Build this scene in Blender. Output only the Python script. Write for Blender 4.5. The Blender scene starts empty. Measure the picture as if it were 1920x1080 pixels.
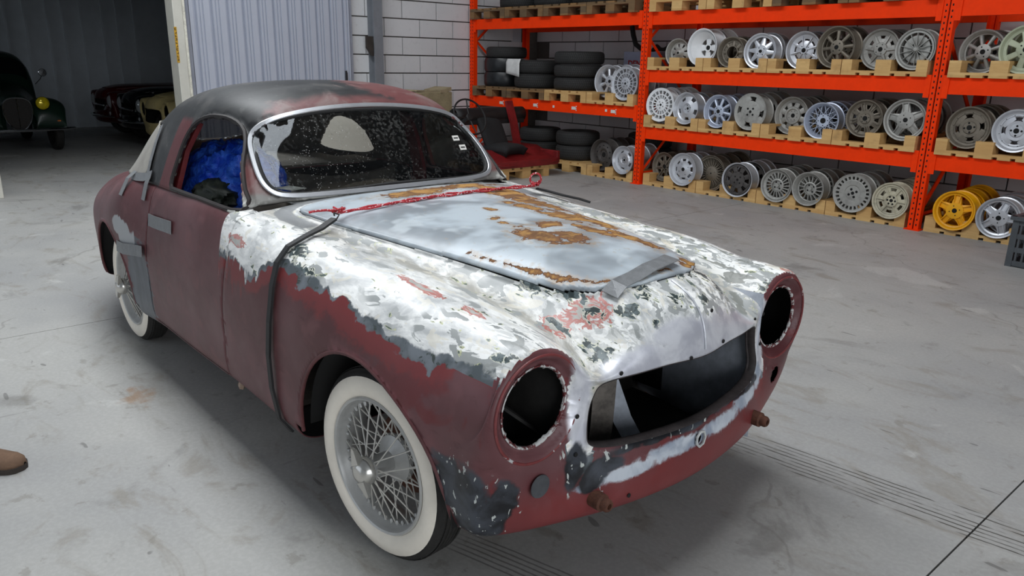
import bpy, bmesh, math, random
import numpy as np
from mathutils import Vector, Matrix
random.seed(7); np.random.seed(7)
PI = math.pi
scene = bpy.context.scene
COL = scene.collection

# ------------------------------------------------------------------ camera
F_PX, YAW, PITCH, ROLL, CAM_H = 1429.74, math.radians(49.0751), math.radians(16.5673), math.radians(1.0124), 1.4643
def camera_axes():
    f = Vector((-math.sin(YAW)*math.cos(PITCH), math.cos(YAW)*math.cos(PITCH), -math.sin(PITCH)))
    r = Vector((math.cos(YAW), math.sin(YAW), 0)); u = r.cross(f)
    return (r*math.cos(ROLL)+u*math.sin(ROLL), -r*math.sin(ROLL)+u*math.cos(ROLL), f)
cr, cu, cf = camera_axes()
cam_data = bpy.data.cameras.new('camera'); cam = bpy.data.objects.new('camera', cam_data); COL.objects.link(cam)
cam.matrix_world = Matrix(((cr.x, cu.x, -cf.x, 0), (cr.y, cu.y, -cf.y, 0), (cr.z, cu.z, -cf.z, CAM_H), (0, 0, 0, 1)))
cam_data.sensor_width = 36; cam_data.lens = F_PX/1920*36; cam_data.clip_start = .05; cam_data.clip_end = 200
scene.camera = cam

# ------------------------------------------------------------------ world and daylight
world = bpy.data.worlds.new('overcast_sky'); scene.world = world; world.use_nodes = True
wbg = world.node_tree.nodes['Background']; wbg.inputs[0].default_value = (.80, .88, 1.0, 1); wbg.inputs[1].default_value = .9
def area(name, loc, rot, sx, sy, power, col=(1, 1, 1)):
    l = bpy.data.lights.new(name, 'AREA'); l.shape = 'RECTANGLE'; l.size = sx; l.size_y = sy; l.energy = power; l.color = col
    o = bpy.data.objects.new(name, l); o.location = loc; o.rotation_euler = rot; COL.objects.link(o); return o
# daylight through the big gate at the hall's open side and through the roof lights
area('gate_daylight', (-5.7, -7.4, 2.5), (math.radians(-90), 0, 0), 7, 4.6, 740, (.93, .97, 1))
area('end_gate_daylight', (7.4, -1.0, 2.6), (math.radians(90), 0, math.radians(90)), 8, 4.6, 300, (.95, .98, 1))
area('roof_light_daylight', (-4.6, 1.6, 6.0), (0, 0, 0), 8.5, 2.2, 390, (.95, .98, 1))
area('store_fill_light', (-16.2, -3.12, 2.3), (math.radians(-90), 0, 0), 1.6, 1.1, 15, (.9, .95, 1))  # added fill lamp, brightens the left of the store's end wall
vs = scene.view_settings
vs.view_transform = 'Standard'; vs.look = 'None'; vs.gamma = 1; vs.use_curve_mapping = False; vs.exposure = 0.08
scene.display_settings.display_device = 'sRGB'

# ------------------------------------------------------------------ object helpers
def link(o, parent=None):
    COL.objects.link(o)
    if parent is not None: o.parent = parent
    return o
def tag(o, label=None, cat=None, group=None, kind=None):
    if label: o['label'] = label
    if cat: o['category'] = cat
    if group: o['group'] = group
    if kind: o['kind'] = kind
    return o
def thing(name, label, cat, loc=(0, 0, 0), rz=0, group=None, parent=None):
    o = bpy.data.objects.new(name, None); o.location = loc; o.rotation_euler = (0, 0, rz); o.empty_display_size = .1
    link(o, parent); tag(o, label, cat, group); return o
def copy_tree(o, parent=None):
    c = o.copy(); COL.objects.link(c); c.parent = parent
    for ch in list(o.children): copy_tree(ch, c)
    return c

class MB:
    """collects shapes of one part, builds ONE mesh object"""
    def __init__(s): s.v = []; s.f = []
    def add(s, v, f):
        b = len(s.v); s.v.extend([tuple(p) for p in v]); s.f.extend([tuple(b+i for i in q) for q in f]); return s
    def box(s, c, d, m=None, bev=0):
        x, y, z = d[0]/2, d[1]/2, d[2]/2
        v = [Vector((sx*x, sy*y, sz*z)) for sz in (-1, 1) for sy in (-1, 1) for sx in (-1, 1)]
        if m is not None: v = [m @ p for p in v]
        v = [p+Vector(c) for p in v]
        return s.add(v, [(0, 2, 3, 1), (4, 5, 7, 6), (0, 1, 5, 4), (2, 6, 7, 3), (0, 4, 6, 2), (1, 3, 7, 5)])
    def tube(s, pts, r, n=8, closed=False, cap=True, flat=None, up=None):
        """round tube (or flat = (half width, half thickness) ribbon) along points"""
        pts = [Vector(p) for p in pts]; k = len(pts); rings = []
        prev = None
        for i, p in enumerate(pts):
            if closed: t = (pts[(i+1) % k]-pts[i-1])
            else: t = pts[min(i+1, k-1)]-pts[max(i-1, 0)]
            t.normalize()
            ref = Vector(up[i]) if up is not None else (prev if prev is not None else (Vector((0, 0, 1)) if abs(t.z) < .9 else Vector((1, 0, 0))))
            n1 = ref-t*ref.dot(t)
            if n1.length < 1e-6: n1 = t.orthogonal()
            n1.normalize(); b1 = t.cross(n1); prev = n1
            rr = r[i] if isinstance(r, (list, tuple)) else r
            ring = []
            if flat is not None:
                w, h = flat
                for (a, b) in ((-w, -h), (w, -h), (w, h), (-w, h)): ring.append(p+b1*a+n1*b)
            else:
                for j in range(n):
                    a = 2*PI*j/n; ring.append(p+(n1*math.cos(a)+b1*math.sin(a))*rr)
            rings.append(ring)
        m = len(rings[0]); v = [q for r_ in rings for q in r_]; f = []
        for i in range(k if closed else k-1):
            i2 = (i+1) % k
            for j in range(m):
                j2 = (j+1) % m; f.append((i*m+j, i*m+j2, i2*m+j2, i2*m+j))
        if cap and not closed:
            f.append(tuple(range(m-1, -1, -1))); f.append(tuple((k-1)*m+j for j in range(m)))
        return s.add(v, f)
    def lathe(s, prof, n=32, axis='Y', c=(0, 0, 0), closed=False, a0=0., a1=2*PI):
        """prof: (radius, offset along the axis)"""
        full = abs(a1-a0-2*PI) < 1e-6; k = n if full else n+1; v = []
        for (r, h) in prof:
            for j in range(k):
                a = a0+(a1-a0)*j/n; x, y = r*math.cos(a), r*math.sin(a)
                v.append({'Y': (c[0]+x, c[1]+h, c[2]+y), 'Z': (c[0]+x, c[1]+y, c[2]+h), 'X': (c[0]+h, c[1]+x, c[2]+y)}[axis])
        f = []; m = len(prof)
        for i in range(m if closed else m-1):
            i2 = (i+1) % m
            for j in range(n):
                j2 = (j+1) % k if full else j+1
                q = (i*k+j, i*k+j2, i2*k+j2, i2*k+j); f.append(q if axis != 'Y' else q[::-1])
        return s.add(v, f)
    def poly(s, pts, h, axis='Z', z0=0):
        """extruded polygon; pts in the plane perpendicular to axis"""
        k = len(pts)
        def P(a, b, c): return {'Z': (a, b, c), 'Y': (a, c, b), 'X': (c, a, b)}[axis]
        v = [P(a, b, z0) for a, b in pts]+[P(a, b, z0+h) for a, b in pts]
        f = [tuple(range(k-1, -1, -1)), tuple(range(k, 2*k))]+[(i, (i+1) % k, (i+1) % k+k, i+k) for i in range(k)]
        if axis == 'Y': f = [q[::-1] for q in f]
        return s.add(v, f)
    def grid(s, P, closed_c=False):
        """P[r][c] -> xyz"""
        R, C = len(P), len(P[0]); v = [tuple(p) for row in P for p in row]; f = []
        for i in range(R-1):
            for j in range(C if closed_c else C-1):
                j2 = (j+1) % C; f.append((i*C+j, i*C+j2, (i+1)*C+j2, (i+1)*C+j))
        return s.add(v, f)
    def mesh(s, name, mat=None, smooth=True, angle=35):
        me = bpy.data.meshes.new(name); me.from_pydata([tuple(p) for p in s.v], [], s.f)
        bm = bmesh.new(); bm.from_mesh(me); bmesh.ops.recalc_face_normals(bm, faces=bm.faces)
        lim = math.radians(angle)
        for fc in bm.faces: fc.smooth = smooth
        if smooth:
            for e in bm.edges:
                if len(e.link_faces) == 2 and e.calc_face_angle(0) > lim: e.smooth = False
        bm.to_mesh(me); bm.free()
        if mat is not None: me.materials.append(mat)
        return me
    def build(s, name, mat, parent=None, smooth=True, angle=35, loc=None, bevel=0):
        o = bpy.data.objects.new(name, s.mesh(name, mat, smooth, angle))
        if loc is not None: o.location = loc
        if bevel:
            b = o.modifiers.new('bevel', 'BEVEL'); b.width = bevel; b.segments = 2; b.limit_method = 'ANGLE'; b.angle_limit = math.radians(50)
        return link(o, parent)
def inst(name, me, parent=None, loc=(0, 0, 0), rot=(0, 0, 0), scale=(1, 1, 1)):
    o = bpy.data.objects.new(name, me); o.location = loc; o.rotation_euler = rot; o.scale = scale
    return link(o, parent)

# ------------------------------------------------------------------ node helpers
class NT:
    def __init__(s, name):
        s.m = bpy.data.materials.new(name); s.m.use_nodes = True; s.t = s.m.node_tree
        s.b = s.t.nodes['Principled BSDF']; s.out = s.t.nodes['Material Output']
    def n(s, ty): return s.t.nodes.new(ty)
    def put(s, sock, val):
        if isinstance(val, bpy.types.NodeSocket): s.t.links.new(val, sock)
        elif isinstance(val, (tuple, list)):
            sock.default_value = tuple(val)+((1,) if len(val) == 3 and len(sock.default_value) == 4 else ())
        else: sock.default_value = val
    def coord(s, kind='Object'): return s.n('ShaderNodeTexCoord').outputs[kind]
    def pos(s): return s.n('ShaderNodeNewGeometry').outputs['Position']
    def map(s, vec, sc=(1, 1, 1), loc=(0, 0, 0), rot=(0, 0, 0)):
        k = s.n('ShaderNodeMapping'); s.put(k.inputs['Vector'], vec); s.put(k.inputs['Scale'], sc); s.put(k.inputs['Location'], loc); s.put(k.inputs['Rotation'], rot)
        return k.outputs[0]
    def noise(s, vec, scale=5, detail=4, rough=.55, dist=0, col=False):
        k = s.n('ShaderNodeTexNoise'); s.put(k.inputs['Vector'], vec); s.put(k.inputs['Scale'], scale); s.put(k.inputs['Detail'], detail)
        s.put(k.inputs['Roughness'], rough); s.put(k.inputs['Distortion'], dist); return k.outputs[1 if col else 0]
    def vor(s, vec, scale=5, feature='F1', out='Distance', rnd=1):
        k = s.n('ShaderNodeTexVoronoi'); k.feature = feature; s.put(k.inputs['Vector'], vec); s.put(k.inputs['Scale'], scale); s.put(k.inputs['Randomness'], rnd); return k.outputs[out]
    def math(s, op, a, b=0, c=0, clamp=False):
        k = s.n('ShaderNodeMath'); k.operation = op; k.use_clamp = clamp
        s.put(k.inputs[0], a); s.put(k.inputs[1], b); s.put(k.inputs[2], c); return k.outputs[0]
    def add(s, a, b): return s.math('ADD', a, b)
    def sub(s, a, b): return s.math('SUBTRACT', a, b)
    def mul(s, a, b): return s.math('MULTIPLY', a, b)
    def mx(s, a, b): return s.math('MAXIMUM', a, b)
    def mn(s, a, b): return s.math('MINIMUM', a, b)
    def step(s, x, lo, hi, a=0, b=1):
        k = s.n('ShaderNodeMapRange'); k.interpolation_type = 'SMOOTHSTEP'
        for i, q in enumerate((x, lo, hi, a, b)): s.put(k.inputs[i], q)
        return k.outputs[0]
    def mix(s, f, a, b):
        k = s.n('ShaderNodeMix'); k.data_type = 'RGBA'; s.put(k.inputs[0], f); s.put(k.inputs[6], a); s.put(k.inputs[7], b); return k.outputs[2]
    def mixf(s, f, a, b):
        k = s.n('ShaderNodeMix'); k.data_type = 'FLOAT'; s.put(k.inputs[0], f); s.put(k.inputs[2], a); s.put(k.inputs[3], b); return k.outputs[0]
    def attr(s, name):
        k = s.n('ShaderNodeAttribute'); k.attribute_name = name; return k.outputs['Fac']
    def xyz(s, vec):
        k = s.n('ShaderNodeSeparateXYZ'); s.put(k.inputs[0], vec); return k.outputs
    def bump(s, h, strength=.3, dist=.01):
        k = s.n('ShaderNodeBump'); s.put(k.inputs['Strength'], strength); s.put(k.inputs['Distance'], dist); s.put(k.inputs['Height'], h); s.t.links.new(k.outputs[0], s.b.inputs['Normal'])
    def set(s, base=None, rough=None, metal=None, **kw):
        if base is not None: s.put(s.b.inputs['Base Color'], base)
        if rough is not None: s.put(s.b.inputs['Roughness'], rough)
        if metal is not None: s.put(s.b.inputs['Metallic'], metal)
        for k, v in kw.items(): s.put(s.b.inputs[k.replace('_', ' ')], v)
        return s.m
def lin(r, g, b):
    f = lambda c: (c/255/12.92) if c/255 <= .04045 else ((c/255+.055)/1.055)**2.4
    return (f(r), f(g), f(b))
def simple(name, rgb, rough=.5, metal=0, var=.25, scale=12, bump=0, coord='Object'):
    """plain procedural material: colour broken up by two noises"""
    t = NT(name); v = t.coord(coord); n1 = t.noise(v, scale, 5, .6); n2 = t.noise(v, scale*5, 3, .6)
    n = t.add(t.mul(n1, .7), t.mul(n2, .3)); c = lin(*rgb)
    dark = tuple(x*(1-var) for x in c); light = tuple(min(1, x*(1+var)) for x in c)
    col = t.mix(t.step(n, .3, .7), dark, light)
    t.set(col, t.mixf(n1, max(.03, rough-.08), min(1, rough+.08)), metal)
    if bump: t.bump(n, bump, .004)
    return t.m
# ================================================================== THE HALL
WX, RACK_Y, BACK_Y = -9.8, 7.4957, 8.95
def floor_mat():
    t = NT('stained_concrete_floor'); p = t.pos(); x, y, z = t.xyz(p)
    big = t.noise(p, .55, 4, .6); mid = t.noise(p, 1.6, 6, .62, .6); fine = t.noise(p, 9, 6, .65, .3); grit = t.noise(p, 60, 3, .6)
    c = t.mix(t.step(big, .35, .65), lin(158, 158, 157), lin(176, 175, 171))
    swirl = t.noise(t.map(p, (1.1, 2.4, 1), (3, 7, 0), (0, 0, .35)), 1.6, 6, .62, 1.6)
    c = t.mix(t.mul(t.step(swirl, .52, .70), .6), c, lin(140, 134, 123))
    c = t.mix(t.mul(t.step(mid, .58, .70), .6), c, lin(120, 118, 114)); c = t.mix(t.mul(t.step(mid, .40, .32), .7), c, lin(192, 192, 188))
    c = t.mix(t.mul(t.step(fine, .60, .68), .4), c, lin(122, 117, 106)); c = t.mix(t.mul(t.step(grit, .35, .6), .12), c, lin(104, 102, 98))
    # rust coloured spill and scuffs
    rs = t.math('SQRT', t.add(t.math('POWER', t.sub(x, -3.45), 2), t.math('POWER', t.mul(t.sub(y, .78), 1.6), 2)))
    c = t.mix(t.mul(t.step(t.add(rs, t.mul(t.sub(fine, .5), .5)), .13, .02), .55), c, lin(150, 108, 62))
    sc = t.noise(t.map(p, (1.4, 16, 1), (0, 0, 0), (0, 0, -.5)), 1.3, 3, .5, .3); sc2 = t.noise(t.map(p, (13, 1.2, 1), (5, 2, 0), (0, 0, -.3)), 1.2, 3, .5, .2)
    c = t.mix(t.mul(t.step(t.mx(sc, sc2), .71, .76), .4), c, lin(104, 101, 96))
    dash = t.noise(t.map(p, (3.2, 10, 1), (1, 4, 0), (0, 0, .2)), 1.5, 2, .4, .4); c = t.mix(t.mul(t.step(dash, .735, .755), .5), c, lin(74, 73, 70))
    # tyre tracks left along the hall
    w1 = t.sub(t.sub(y, t.add(t.mul(x, .13), 2.735)), t.mul(t.sub(mid, .5), .03))
    inband = t.mul(t.mul(t.step(t.math('ABSOLUTE', w1), .112, .104), t.step(x, -1.7, -1.35)), t.step(x, 6, 3))
    lines = t.math('ABSOLUTE', t.math('SINE', t.mul(w1, 122))); tr = t.mul(inband, t.mul(t.step(lines, .86, .97), t.step(t.noise(t.map(p, (3.5, 30, 1)), 1, 4, .6), .40, .56)))
    c = t.mix(t.mul(inband, .10), c, lin(96, 92, 86)); c = t.mix(t.mul(tr, .85), c, lin(58, 55, 51))
    w2 = t.sub(t.sub(y, t.add(t.mul(x, .30), 1.76)), t.mul(t.sub(mid, .5), .02)); in2 = t.mul(t.mul(t.step(t.math('ABSOLUTE', w2), .07, .062), t.step(x, -1.75, -1.6)), t.step(x, -.2, -.5))
    c = t.mix(t.mul(in2, t.mul(t.step(t.math('ABSOLUTE', t.math('SINE', t.mul(w2, 150))), .8, .95), .55)), c, lin(70, 68, 66))
    # cracks
    ck = t.vor(t.map(t.add(p, t.mul(t.noise(p, 2.2, 3, .5, 0, True), .35)), (.42, .42, .42)), 1, 'DISTANCE_TO_EDGE'); c = t.mix(t.mul(t.step(ck, .003, .001), t.mul(t.step(big, .50, .56), .35)), c, lin(106, 102, 96))
    t.set(c, t.mixf(mid, .50, .66)); t.b.inputs['Specular IOR Level'].default_value = .3
    t.bump(t.add(t.mul(fine, .5), t.mul(grit, .2)), .10, .004); return t.m
M_FLOOR = floor_mat()
# the slabs meet in saw-cut joints, so the floor is laid slab by slab
flo = thing('floor', None, None); tag(flo, kind='structure')
base = MB(); base.box((-5.2, .5, -.10), (27, 19.4, .14)); base.build('floor_base', simple('joint_filler', (66, 64, 60), .9), flo, smooth=False)
xs = [-18.6, -12.65, -8.65, -4.65, -.652, 3.35, 8.3]; ys = [-9.1, -4.2, -.2, 4.6, 10.1]; ys = [-9.1, -2.6, 10.1]
for i in range(len(xs)-1):
    for j in range(len(ys)-1):
        s = MB(); s.box(((xs[i]+xs[i+1])/2, (ys[j]+ys[j+1])/2, -.02), (xs[i+1]-xs[i]-.006, ys[j+1]-ys[j]-.006, .04)); s.build('floor_slab', M_FLOOR, flo, smooth=False)

def block_mat(name, a, b):
    t = NT(name); p = t.pos(); o = t.n('ShaderNodeObjectInfo').outputs['Random']; n = t.noise(p, 18, 4, .6); n2 = t.noise(p, 2.2, 4, .6); n3 = t.noise(p, 110, 2, .5)
    c = t.mix(n2, lin(*a), lin(*b)); c = t.mix(t.mul(o, .10), c, lin(150, 148, 145)); c = t.mix(t.mul(t.step(n, .55, .75), .14), c, lin(128, 124, 118))
    t.set(c, .85); t.bump(t.add(n, n3), .12, .003); return t.m
M_BLOCK = block_mat('painted_block', (206, 206, 208), (222, 222, 223)); M_MORTAR = simple('grey_mortar', (92, 88, 84), .95, 0, .15, 30, .2)
M_PANEL = simple('pale_wall_sheet', (176, 180, 184), .6, 0, .06, 2)
M_CEIL = simple('roof_deck_sheet', (150, 154, 158), .7, 0, .08, 1)
# side wall with the doorway to the dark store (plane X = WX); everything right of the sliding door is block work
wl = thing('wall_left', None, None); tag(wl, kind='structure')
core = MB(); core.box((WX-.13, 7.2, 3.1), (.22, 3.56, 6.2)); core.build('block_backing', M_MORTAR, wl, smooth=False)
blk_w = MB().box((0, 0, 0), (.05, .583, .233)).mesh('block', M_BLOCK, False); blk_h = MB().box((0, 0, 0), (.05, .283, .233)).mesh('half_block', M_BLOCK, False)
for k in range(0, 15):
    zc = .02+.25*k+.125; off = .0 if k % 2 == 1 else .3
    j = 0; yb = 5.42+off if off else 5.42
    ya = 5.42
    if off: inst('block', blk_h, wl, (WX-.02, 5.42+.15, zc))
    while yb+.6 <= 8.95: inst('block', blk_w, wl, (WX-.02, yb+.3, zc)); yb += .6
wp = MB(); wp.box((WX-.1, 4.28, 3.1), (.2, 2.28, 6.2)); wp.box((WX-.1, 2.1, 4.33), (.2, 2.08, 3.74)); wp.box((WX-.1, -3.68, 3.1), (.2, 9.5, 6.2)); wp.build('panel_wall', M_PANEL, wl, smooth=False)
# back wall behind the racking
wb = thing('wall_back', None, None); tag(wb, kind='structure')
core = MB(); core.box((-.9, BACK_Y+.13, 3.1), (18.2, .22, 6.2)); core.build('block_backing', M_MORTAR, wb, smooth=False)
bkw = MB().box((0, 0, 0), (.583, .05, .233)).mesh('block', M_BLOCK, False)
for k in range(0, 17):
    zc = .02+.25*k+.125; xx = WX+(0 if k % 2 else .3)
    while xx+.6 < 1.5: inst('block', bkw, wb, (xx+.3, BACK_Y+.02, zc)); xx += .6
# the other two sides: big gates standing open to the daylight
M_GATEWALL = simple('hall_wall_cladding', (168, 172, 176), .7, 0, .06, 1)
wf = MB(); wf.box((-9.5, -8.1, 3.1), (.8, .2, 6.2)); wf.box((3.15, -8.1, 3.1), (10.3, .2, 6.2)); wf.box((-5.6, -8.1, 5.6), (7.3, .2, 1.2)); o = wf.build('wall_front', M_GATEWALL, smooth=False); tag(o, kind='structure')
wr = MB(); wr.box((8.2, 6.0, 3.1), (.2, 6.2, 6.2)); wr.box((8.2, -6.6, 3.1), (.2, 3.0, 6.2)); wr.box((8.2, -1.1, 5.6), (.2, 8.0, 1.2)); o = wr.build('wall_right', M_GATEWALL, smooth=False); tag(o, kind='structure')
ce = MB(); ce.box((-.8, -4.0, 6.25), (18.2, 8.6, .1)); ce.box((-.8, 6.0, 6.25), (18.2, 6.4, .1)); ce.box((4.0, 1.55, 6.25), (8.6, 2.5, .1)); ce.box((-9.4, 1.55, 6.25), (1, 2.5, .1)); o = ce.build('ceiling', M_CEIL, smooth=False); tag(o, kind='structure')

# the dark store behind the doorway
M_STORE = simple('store_wall_sheet', (186, 192, 198), .7, 0, .12, .8)
ws = thing('wall_store', None, None); tag(ws, kind='structure')
m = MB(); m.box((-18.1, 2.6, 2.1), (.2, 12, 4.4)); m.build('store_end_wall', M_STORE, ws, smooth=False)
m = MB(); m.box((-14, -3.3, 2.1), (8.4, .2, 4.4)); m.box((-14, 8.5, 2.1), (8.4, .2, 4.4)); m.build('store_side_wall', M_STORE, ws, smooth=False)
rib = MB().box((0, 0, 0), (.03, .04, 4.2)).mesh('sheet_rib', M_STORE, False)
for k in range(24): inst('sheet_rib', rib, ws, (-17.985, -2.6+.33*k+(.05 if k % 3 == 0 else 0), 2.1))
o = MB().box((-14, 2.6, 4.3), (8.5, 12, .1)).build('ceiling_store', M_CEIL, smooth=False); tag(o, kind='structure')

wn_ = thing('added_window', None, None); tag(wn_, kind='structure')  # made-up window around the added fill lamp, set against a solid wall
m = MB()
for (x, z, w, h) in ((-16.2, 2.9, 1.8, .06), (-16.2, 1.7, 1.8, .06), (-17.07, 2.3, .06, 1.26), (-15.33, 2.3, .06, 1.26), (-16.2, 2.3, .04, 1.2)): m.box((x, -3.17, z), (w, .06, h))
m.build('added_window_frame', M_CEIL, wn_, smooth=False); MB().box((-16.2, -3.195, 2.3), (1.7, .004, 1.16)).build('pane', simple('added_pane', (220, 226, 230), .2), wn_, smooth=False)
# sliding door of profiled sheet, parked open to the right of the doorway
sd = thing('sliding_door', 'grey profiled metal sliding door parked open in front of the block wall', 'sliding door', (WX, 4.36, 0))
M_CORR = simple('galvanised_sheet', (184, 189, 202), .5, .15, .025, 1.5)
prof = [(0, .045), (.048, .045), (.060, .0), (.080, .0), (.092, .045), (.114, .045), (.119, .026), (.129, .026), (.134, .045), (.154, .045), (.159, .026), (.169, .026), (.174, .045)]
pts = []
for k in range(11):
    for (a, b) in prof: pts.append((-1.04+k*.196+a*.985, b))
pts = [q for q in pts if q[0] < 1.09]
m = MB(); G = [[(.03+b, a, z) for (a, b) in pts] for z in (.04, 3.3)]; m.grid(G); o = m.build('profiled_sheet', M_CORR, sd, smooth=False)
s_ = o.modifiers.new('sheet', 'SOLIDIFY'); s_.thickness = .004
m = MB(); m.box((.045, -1.075, 1.67), (.075, .05, 3.3)); m.build('edge_rail', simple('edge_rail_metal', (150, 154, 166), .5, .3, .08, 8), sd, smooth=False)
m = MB(); m.box((.045, 1.095, 1.67), (.06, .03, 3.3)); m.build('edge_rail', bpy.data.materials['edge_rail_metal'], sd, smooth=False)
m = MB(); m.box((.10, .98, 1.22), (.02, .018, .16)); m.box((.115, .98, 1.22), (.012, .018, .12)); m.build('pull_handle', simple("black_plastic", (24, 24, 25), .5), sd, smooth=False)
# white door post with its worn yellow sticker
M_POST = simple('cream_door_post', (205, 203, 192), .55, 0, .06, 4)
dp = thing('trim_1', None, None); tag(dp, kind='structure')
m = MB(); m.box((WX+.02, 3.165, 1.6), (.26, .11, 3.2)); m.build('post', M_POST, dp, bevel=.008, smooth=False)
m = MB(); m.box((WX+.03, 3.24, 1.6), (.20, .035, 3.2)); m.build('seal', simple('door_seal', (224, 222, 208), .6), dp, bevel=.006, smooth=False)
M_YEL = simple('yellow_sticker', (196, 150, 30), .6, 0, .2, 40)
m = MB(); m.box((WX+.1515, 3.1165, 1.58), (.003, .030, .40)); st = m.build('sticker', M_YEL, dp, smooth=False)
m = MB()
for k in range(10):
    zz = 1.405+k*.038
    m.box((WX+.1535, 3.1165, zz), (.001, .020, .006)); m.box((WX+.1535, 3.1105 if k % 2 else 3.1225, zz+.009), (.001, .006, .018))
    if k % 3 == 0: m.box((WX+.1535, 3.1165, zz+.018), (.001, .020, .005))
m.build("print", bpy.data.materials['black_plastic'], st, smooth=False)
m = MB(); m.box((WX+.20, 1.085, 1.6), (.34, .11, 3.2)); o = m.build('trim_2', M_POST, smooth=False, bevel=.008); tag(o, kind='structure')
# steel column against the blocks, with a dark bracket
M_STEEL = simple('grey_painted_steel', (128, 132, 138), .5, .2, .08, 6)
co = thing('trim_3', None, None); tag(co, kind='structure')
m = MB(); m.box((WX+.175, 5.82, 2.4), (.012, .14, 4.8)); m.box((WX+.02, 5.82, 2.4), (.012, .14, 4.8)); m.box((WX+.1, 5.82, 2.4), (.15, .010, 4.8)); m.build('column', M_STEEL, co, smooth=False)
m = MB(); m.poly([(5.655, 1.76), (5.755, 1.76), (5.755, 1.50), (5.735, 1.50), (5.655, 1.61)], .05, 'X', WX+.10); m.build('bracket', simple('rusty_bracket', (62, 56, 52), .7, .3), co, smooth=False)
# ================================================================== THE CAR
CAR_X, CAR_Y, CAR_RZ = -1.7807, 1.6990, 0.01135
WB = 2.45                       # wheelbase; front axle is the car's x = 0, y = 0 is its middle, x points to the nose

def nat_spline(t, Y, tq):
    """natural cubic spline through Y[k, ...] at t, read at tq"""
    t = np.asarray(t, float); n = len(t); h = np.diff(t); sh = Y.shape; Yf = Y.reshape(n, -1)
    A = np.zeros((n, n)); B = np.zeros((n, Yf.shape[1])); A[0, 0] = A[-1, -1] = 1
    for i in range(1, n-1):
        A[i, i-1], A[i, i], A[i, i+1] = h[i-1], 2*(h[i-1]+h[i]), h[i]
        B[i] = 6*((Yf[i+1]-Yf[i])/h[i]-(Yf[i]-Yf[i-1])/h[i-1])
    M = np.linalg.solve(A, B)
    k = np.clip(np.searchsorted(t, tq, side='right')-1, 0, n-2)
    a = (t[k+1]-tq)[:, None]; b = (tq-t[k])[:, None]; hk = h[k][:, None]
    R = M[k]*a**3/(6*hk)+M[k+1]*b**3/(6*hk)+(Yf[k]/hk-M[k]*hk/6)*a+(Yf[k+1]/hk-M[k+1]*hk/6)*b
    return R.reshape((len(tq),)+sh[1:])
def resample(C, axis, h, power=.75):
    """spline the control net along an axis with about h between samples"""
    C = np.moveaxis(C, axis, 0)
    seg = np.linalg.norm(np.diff(C, axis=0), axis=-1).reshape(len(C)-1, -1).mean(1)
    t = np.concatenate([[0], np.cumsum(np.maximum(seg, 1e-3)**power)])
    mxs = np.linalg.norm(np.diff(C, axis=0), axis=-1).reshape(len(C)-1, -1).max(1)
    tq = []
    for i in range(len(seg)):
        k = max(2, int(math.ceil(mxs[i]/h))); tq += list(np.linspace(t[i], t[i+1], k, endpoint=False))
    tq.append(t[-1]); R = nat_spline(t, C, np.array(tq))
    return np.moveaxis(R, 0, axis)

def poly_sd(Q, poly):
    """signed distance of points Q[n,2] to a polygon (negative inside) and the nearest boundary points"""
    poly = np.asarray(poly, float); best = np.full(len(Q), 1e9); near = np.zeros_like(Q); inside = np.zeros(len(Q), bool)
    for i in range(len(poly)):
        a, b = poly[i], poly[(i+1) % len(poly)]; ab = b-a; L = ab@ab
        if L < 1e-12: continue
        t = np.clip(((Q-a)@ab)/L, 0, 1); p = a+t[:, None]*ab; d = np.hypot(*(Q-p).T)
        m = d < best; best[m] = d[m]; near[m] = p[m]
        c = (a[1] > Q[:, 1]) != (b[1] > Q[:, 1])
        with np.errstate(divide='ignore', invalid='ignore'):
            xx = a[0]+(Q[:, 1]-a[1])*(b[0]-a[0])/(b[1]-a[1])
        inside ^= c & (Q[:, 0] < xx)
    return np.where(inside, -best, best), near
def round_poly(pts, n=6, r=.5):
    """smooth closed outline through control points (Chaikin)"""
    p = np.asarray(pts, float)
    for _ in range(n):
        q = np.roll(p, -1, 0); p = np.stack([p*.75+q*.25, p*.25+q*.75], 1).reshape(-1, 2)
        if len(p) > 160: break
    return p
def circle(cx, cy, r, n=48, ry=None): return [(cx+r*math.cos(2*PI*i/n), cy+(ry or r)*math.sin(2*PI*i/n)) for i in range(n)]

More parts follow.
